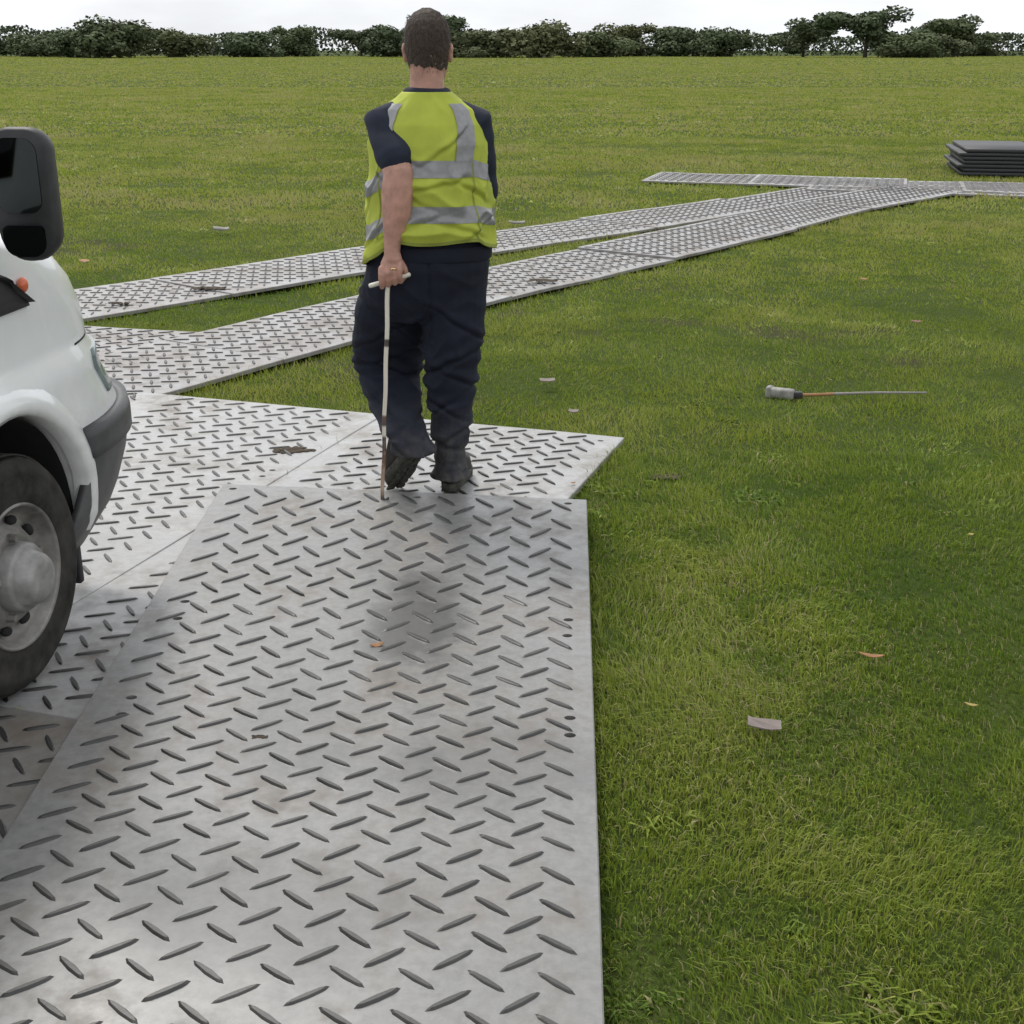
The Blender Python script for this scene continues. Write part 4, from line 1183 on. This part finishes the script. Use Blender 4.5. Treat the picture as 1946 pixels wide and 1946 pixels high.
# mud clods and grass clumps kicked onto the mats
def clod(px, py, size, z, label, n=9, flat=.45, seed=0):
    n *= 3; flat *= .6
    p = at(px, py, z); bm = bmesh.new(); r = random.Random(seed)
    for k in range(n):
        a = r.uniform(0, 6.28); d = size * .5 * math.sqrt(r.random()) if k else 0; s = size * r.uniform(.05, .20)
        mt = Matrix.Translation((d * math.cos(a) * 1.5, d * math.sin(a) * .6, s * flat * .3)) @ Matrix.Rotation(r.uniform(0, 3), 4, 'Z') @ Matrix.Diagonal((s * 1.3, s * .8, s * flat, 1))
        res = bmesh.ops.create_icosphere(bm, subdivisions=2, radius=1, matrix=mt)
        for v in res['verts']: v.co += (v.co - mt.translation) * .9 * noise.noise(v.co * 45 + Vector((seed, 0, 0)))
    o = obj_bm('mud_clod', bm, M['mud'], None); o.location = p
    tag(o, label, 'mud'); return o
clod(556, 856, .11, .026, 'clump of mud and torn turf on the mat left of the man\'s boots', 16, .35, 1)
clod(395, 548, .15, .028, 'long smear of mud on the farther trackway beyond the van', 12, .25, 3)
clod(222, 577, .10, .030, 'round mud clod on the farther trackway beside the van', 6, .6, 4)
clod(1030, 533, .14, .040, 'mud smear on the nearer trackway right of the man\'s hip', 10, .25, 7)
clod(492, 1400, .028, .050, 'crumb of dirt on the foreground mat', 8, .5, 8)
clod(1260, 905, .10, .0, 'dark earth clod in the grass right of the bare mat corner', 12, .35, 13)

# dark stack of mats on the far grass
ST = empty('mat_stack', (6.7, 18.55, 0), R(-12)); tag(ST, 'dark stack of spare mats on the grass at the far right', 'mat stack')
for k in range(7):
    vbox('spare_mat', (-.52 + .05 * math.sin(k * 2.3), -.9, .005 + k * .05), (.52 + .06 * math.sin(k * 1.7), .9, .048 + k * .05), M['black_plastic'], .006, ST, seg=1)

# ------------------------------------------------------------------ far trees
M['bark'] = plain('bark', (.06, .048, .036), .9, 0, .3, 4)
def leaf_mat():
    m, nt, b = new_mat('tree_leaves'); p = pos(nt)
    a = ramp(nt, [(.3, (.050, .070, .034)), (.55, (.080, .102, .048)), (.75, (.11, .125, .06))], noisen(nt, p, .8, 5, .7))  # leaf greens lightened, distant haze put into the colour
    oi = N(nt, 'ShaderNodeObjectInfo')
    va = ramp(nt, [(0, (.065, .085, .050)), (.35, (.105, .125, .055)), (.7, (.075, .105, .060)), (1, (.14, .135, .06))], oi.outputs['Random']).outputs['Color']
    nt.links.new(mixc(nt, .5, a.outputs['Color'], va), b.inputs['Base Color']); b.inputs['Roughness'].default_value = .8; b.inputs['Specular IOR Level'].default_value = .15
    return m
M['leaves'] = leaf_mat()
def crown_mesh(seed, h, w):
    r = np.random.default_rng(seed); V_, F_ = [], []
    lobes = [(r.normal(0, w * .22), r.normal(0, w * .22), h * r.uniform(.16, .88), w * r.uniform(.18, .30)) for _ in range(22)]
    for (x, y, z, s) in lobes:
        for _ in range(260):
            d = r.normal(0, 1, 3); d /= np.linalg.norm(d); rad = s * r.uniform(.55, 1.05)
            c = np.array([x, y, z]) + d * rad * np.array([1, 1, .8])
            a = r.normal(0, 1, 3); a /= np.linalg.norm(a); b = np.cross(a, d); b /= np.linalg.norm(b) + 1e-9
            k = r.uniform(.16, .42); i0 = len(V_)
            V_ += [tuple(c - a * k), tuple(c + b * k * .7), tuple(c + a * k), tuple(c - b * k * .7)]; F_.append((i0, i0 + 1, i0 + 2, i0 + 3))
    me = bpy.data.meshes.new('crown'); me.from_pydata(V_, [], F_); me.update(); me.materials.append(M['leaves']); return me
def trunk_mesh(seed, h):
    r = random.Random(seed); parts = [tube([(0, 0, -.3), (.05, 0, h * .25), (.12, .05, h * .5), (.05, .1, h * .75)], [.28, .22, .15, .06], 8)]
    for k in range(5):
        a = r.uniform(0, 6.28); z = h * r.uniform(.3, .5)
        parts.append(tube([(.08, .03, z), (math.cos(a) * h * .12, math.sin(a) * h * .12, z + h * .12), (math.cos(a) * h * .22, math.sin(a) * h * .22, z + h * .28)], [.1, .07, .03], 6))
    v, f = merge(parts); me = bpy.data.meshes.new('trunk'); me.from_pydata(v, [], f); me.update(); me.materials.append(M['bark']); return me
kinds = [(crown_mesh(s, h, w), trunk_mesh(s, h)) for s, h, w in ((1, 8.0, 8.5), (2, 6.5, 9.5), (3, 9.0, 7.5), (4, 5.5, 9.0))]
ords = ['leftmost', 'second', 'third', 'fourth', 'fifth', 'sixth', 'seventh', 'eighth', 'ninth', 'tenth', 'eleventh', 'twelfth', 'thirteenth', 'fourteenth', 'fifteenth', 'sixteenth', 'seventeenth', 'eighteenth', 'nineteenth', 'twentieth',
        'twenty-first', 'twenty-second', 'twenty-third', 'twenty-fourth', 'twenty-fifth', 'rightmost']
r = random.Random(5)
for k in range(26):
    x = -130 + 260 * (k + r.uniform(-.25, .25)) / 25
    y = 290 + 25 * math.sin(k * .9) + r.uniform(-10, 10)
    t = empty('field_tree', (x, y, -.1), r.uniform(0, 6)); c, tr = kinds[r.randrange(4)]
    s = r.uniform(.75, 1.1); t.scale = (s * 1.5, s * 1.5, s * .95)
    for n_, me in (('crown', c), ('trunk', tr)):
        o = bpy.data.objects.new(n_, me); COL.objects.link(o); o.parent = t
    tag(t, '%s of the green trees along the far edge of the field' % ords[k] if k in (0, 25) else '%s from the left of the green trees along the far edge of the field' % ords[k], 'tree', 'trees along the far edge of the field')

r_ = np.random.default_rng(9); n_ = 26000
x = r_.uniform(-190, 190, n_); top_ = 2.6 + 4.8 * fbm(x * .06, x * 0 + .5, 3) + 1.6 * vnoise(x * .35, x * 0 + 2.5, 8)
z = top_ * np.where(r_.uniform(0, 1, n_) < .6, np.sqrt(r_.uniform(0, 1, n_)), r_.uniform(0, 1, n_)); y = 345 + r_.normal(0, 3, n_)
c = np.stack([x, y, z], 1); a = r_.normal(0, 1, (n_, 3)); a /= np.linalg.norm(a, axis=1)[:, None]
b = np.cross(a, r_.normal(0, 1, (n_, 3))); b /= np.linalg.norm(b, axis=1)[:, None]; k = r_.uniform(.25, .6, n_)[:, None]
V_ = np.stack([c - a * k, c + b * k * .7, c + a * k, c - b * k * .7], 1).reshape(-1, 3); i0 = np.arange(n_) * 4
fw_ = obj_py('far_wood', V_.tolist(), np.stack([i0, i0 + 1, i0 + 2, i0 + 3], 1).tolist(), M['leaves']); tag(fw_, 'dense green wood behind the far field trees', 'wood', None, 'stuff')
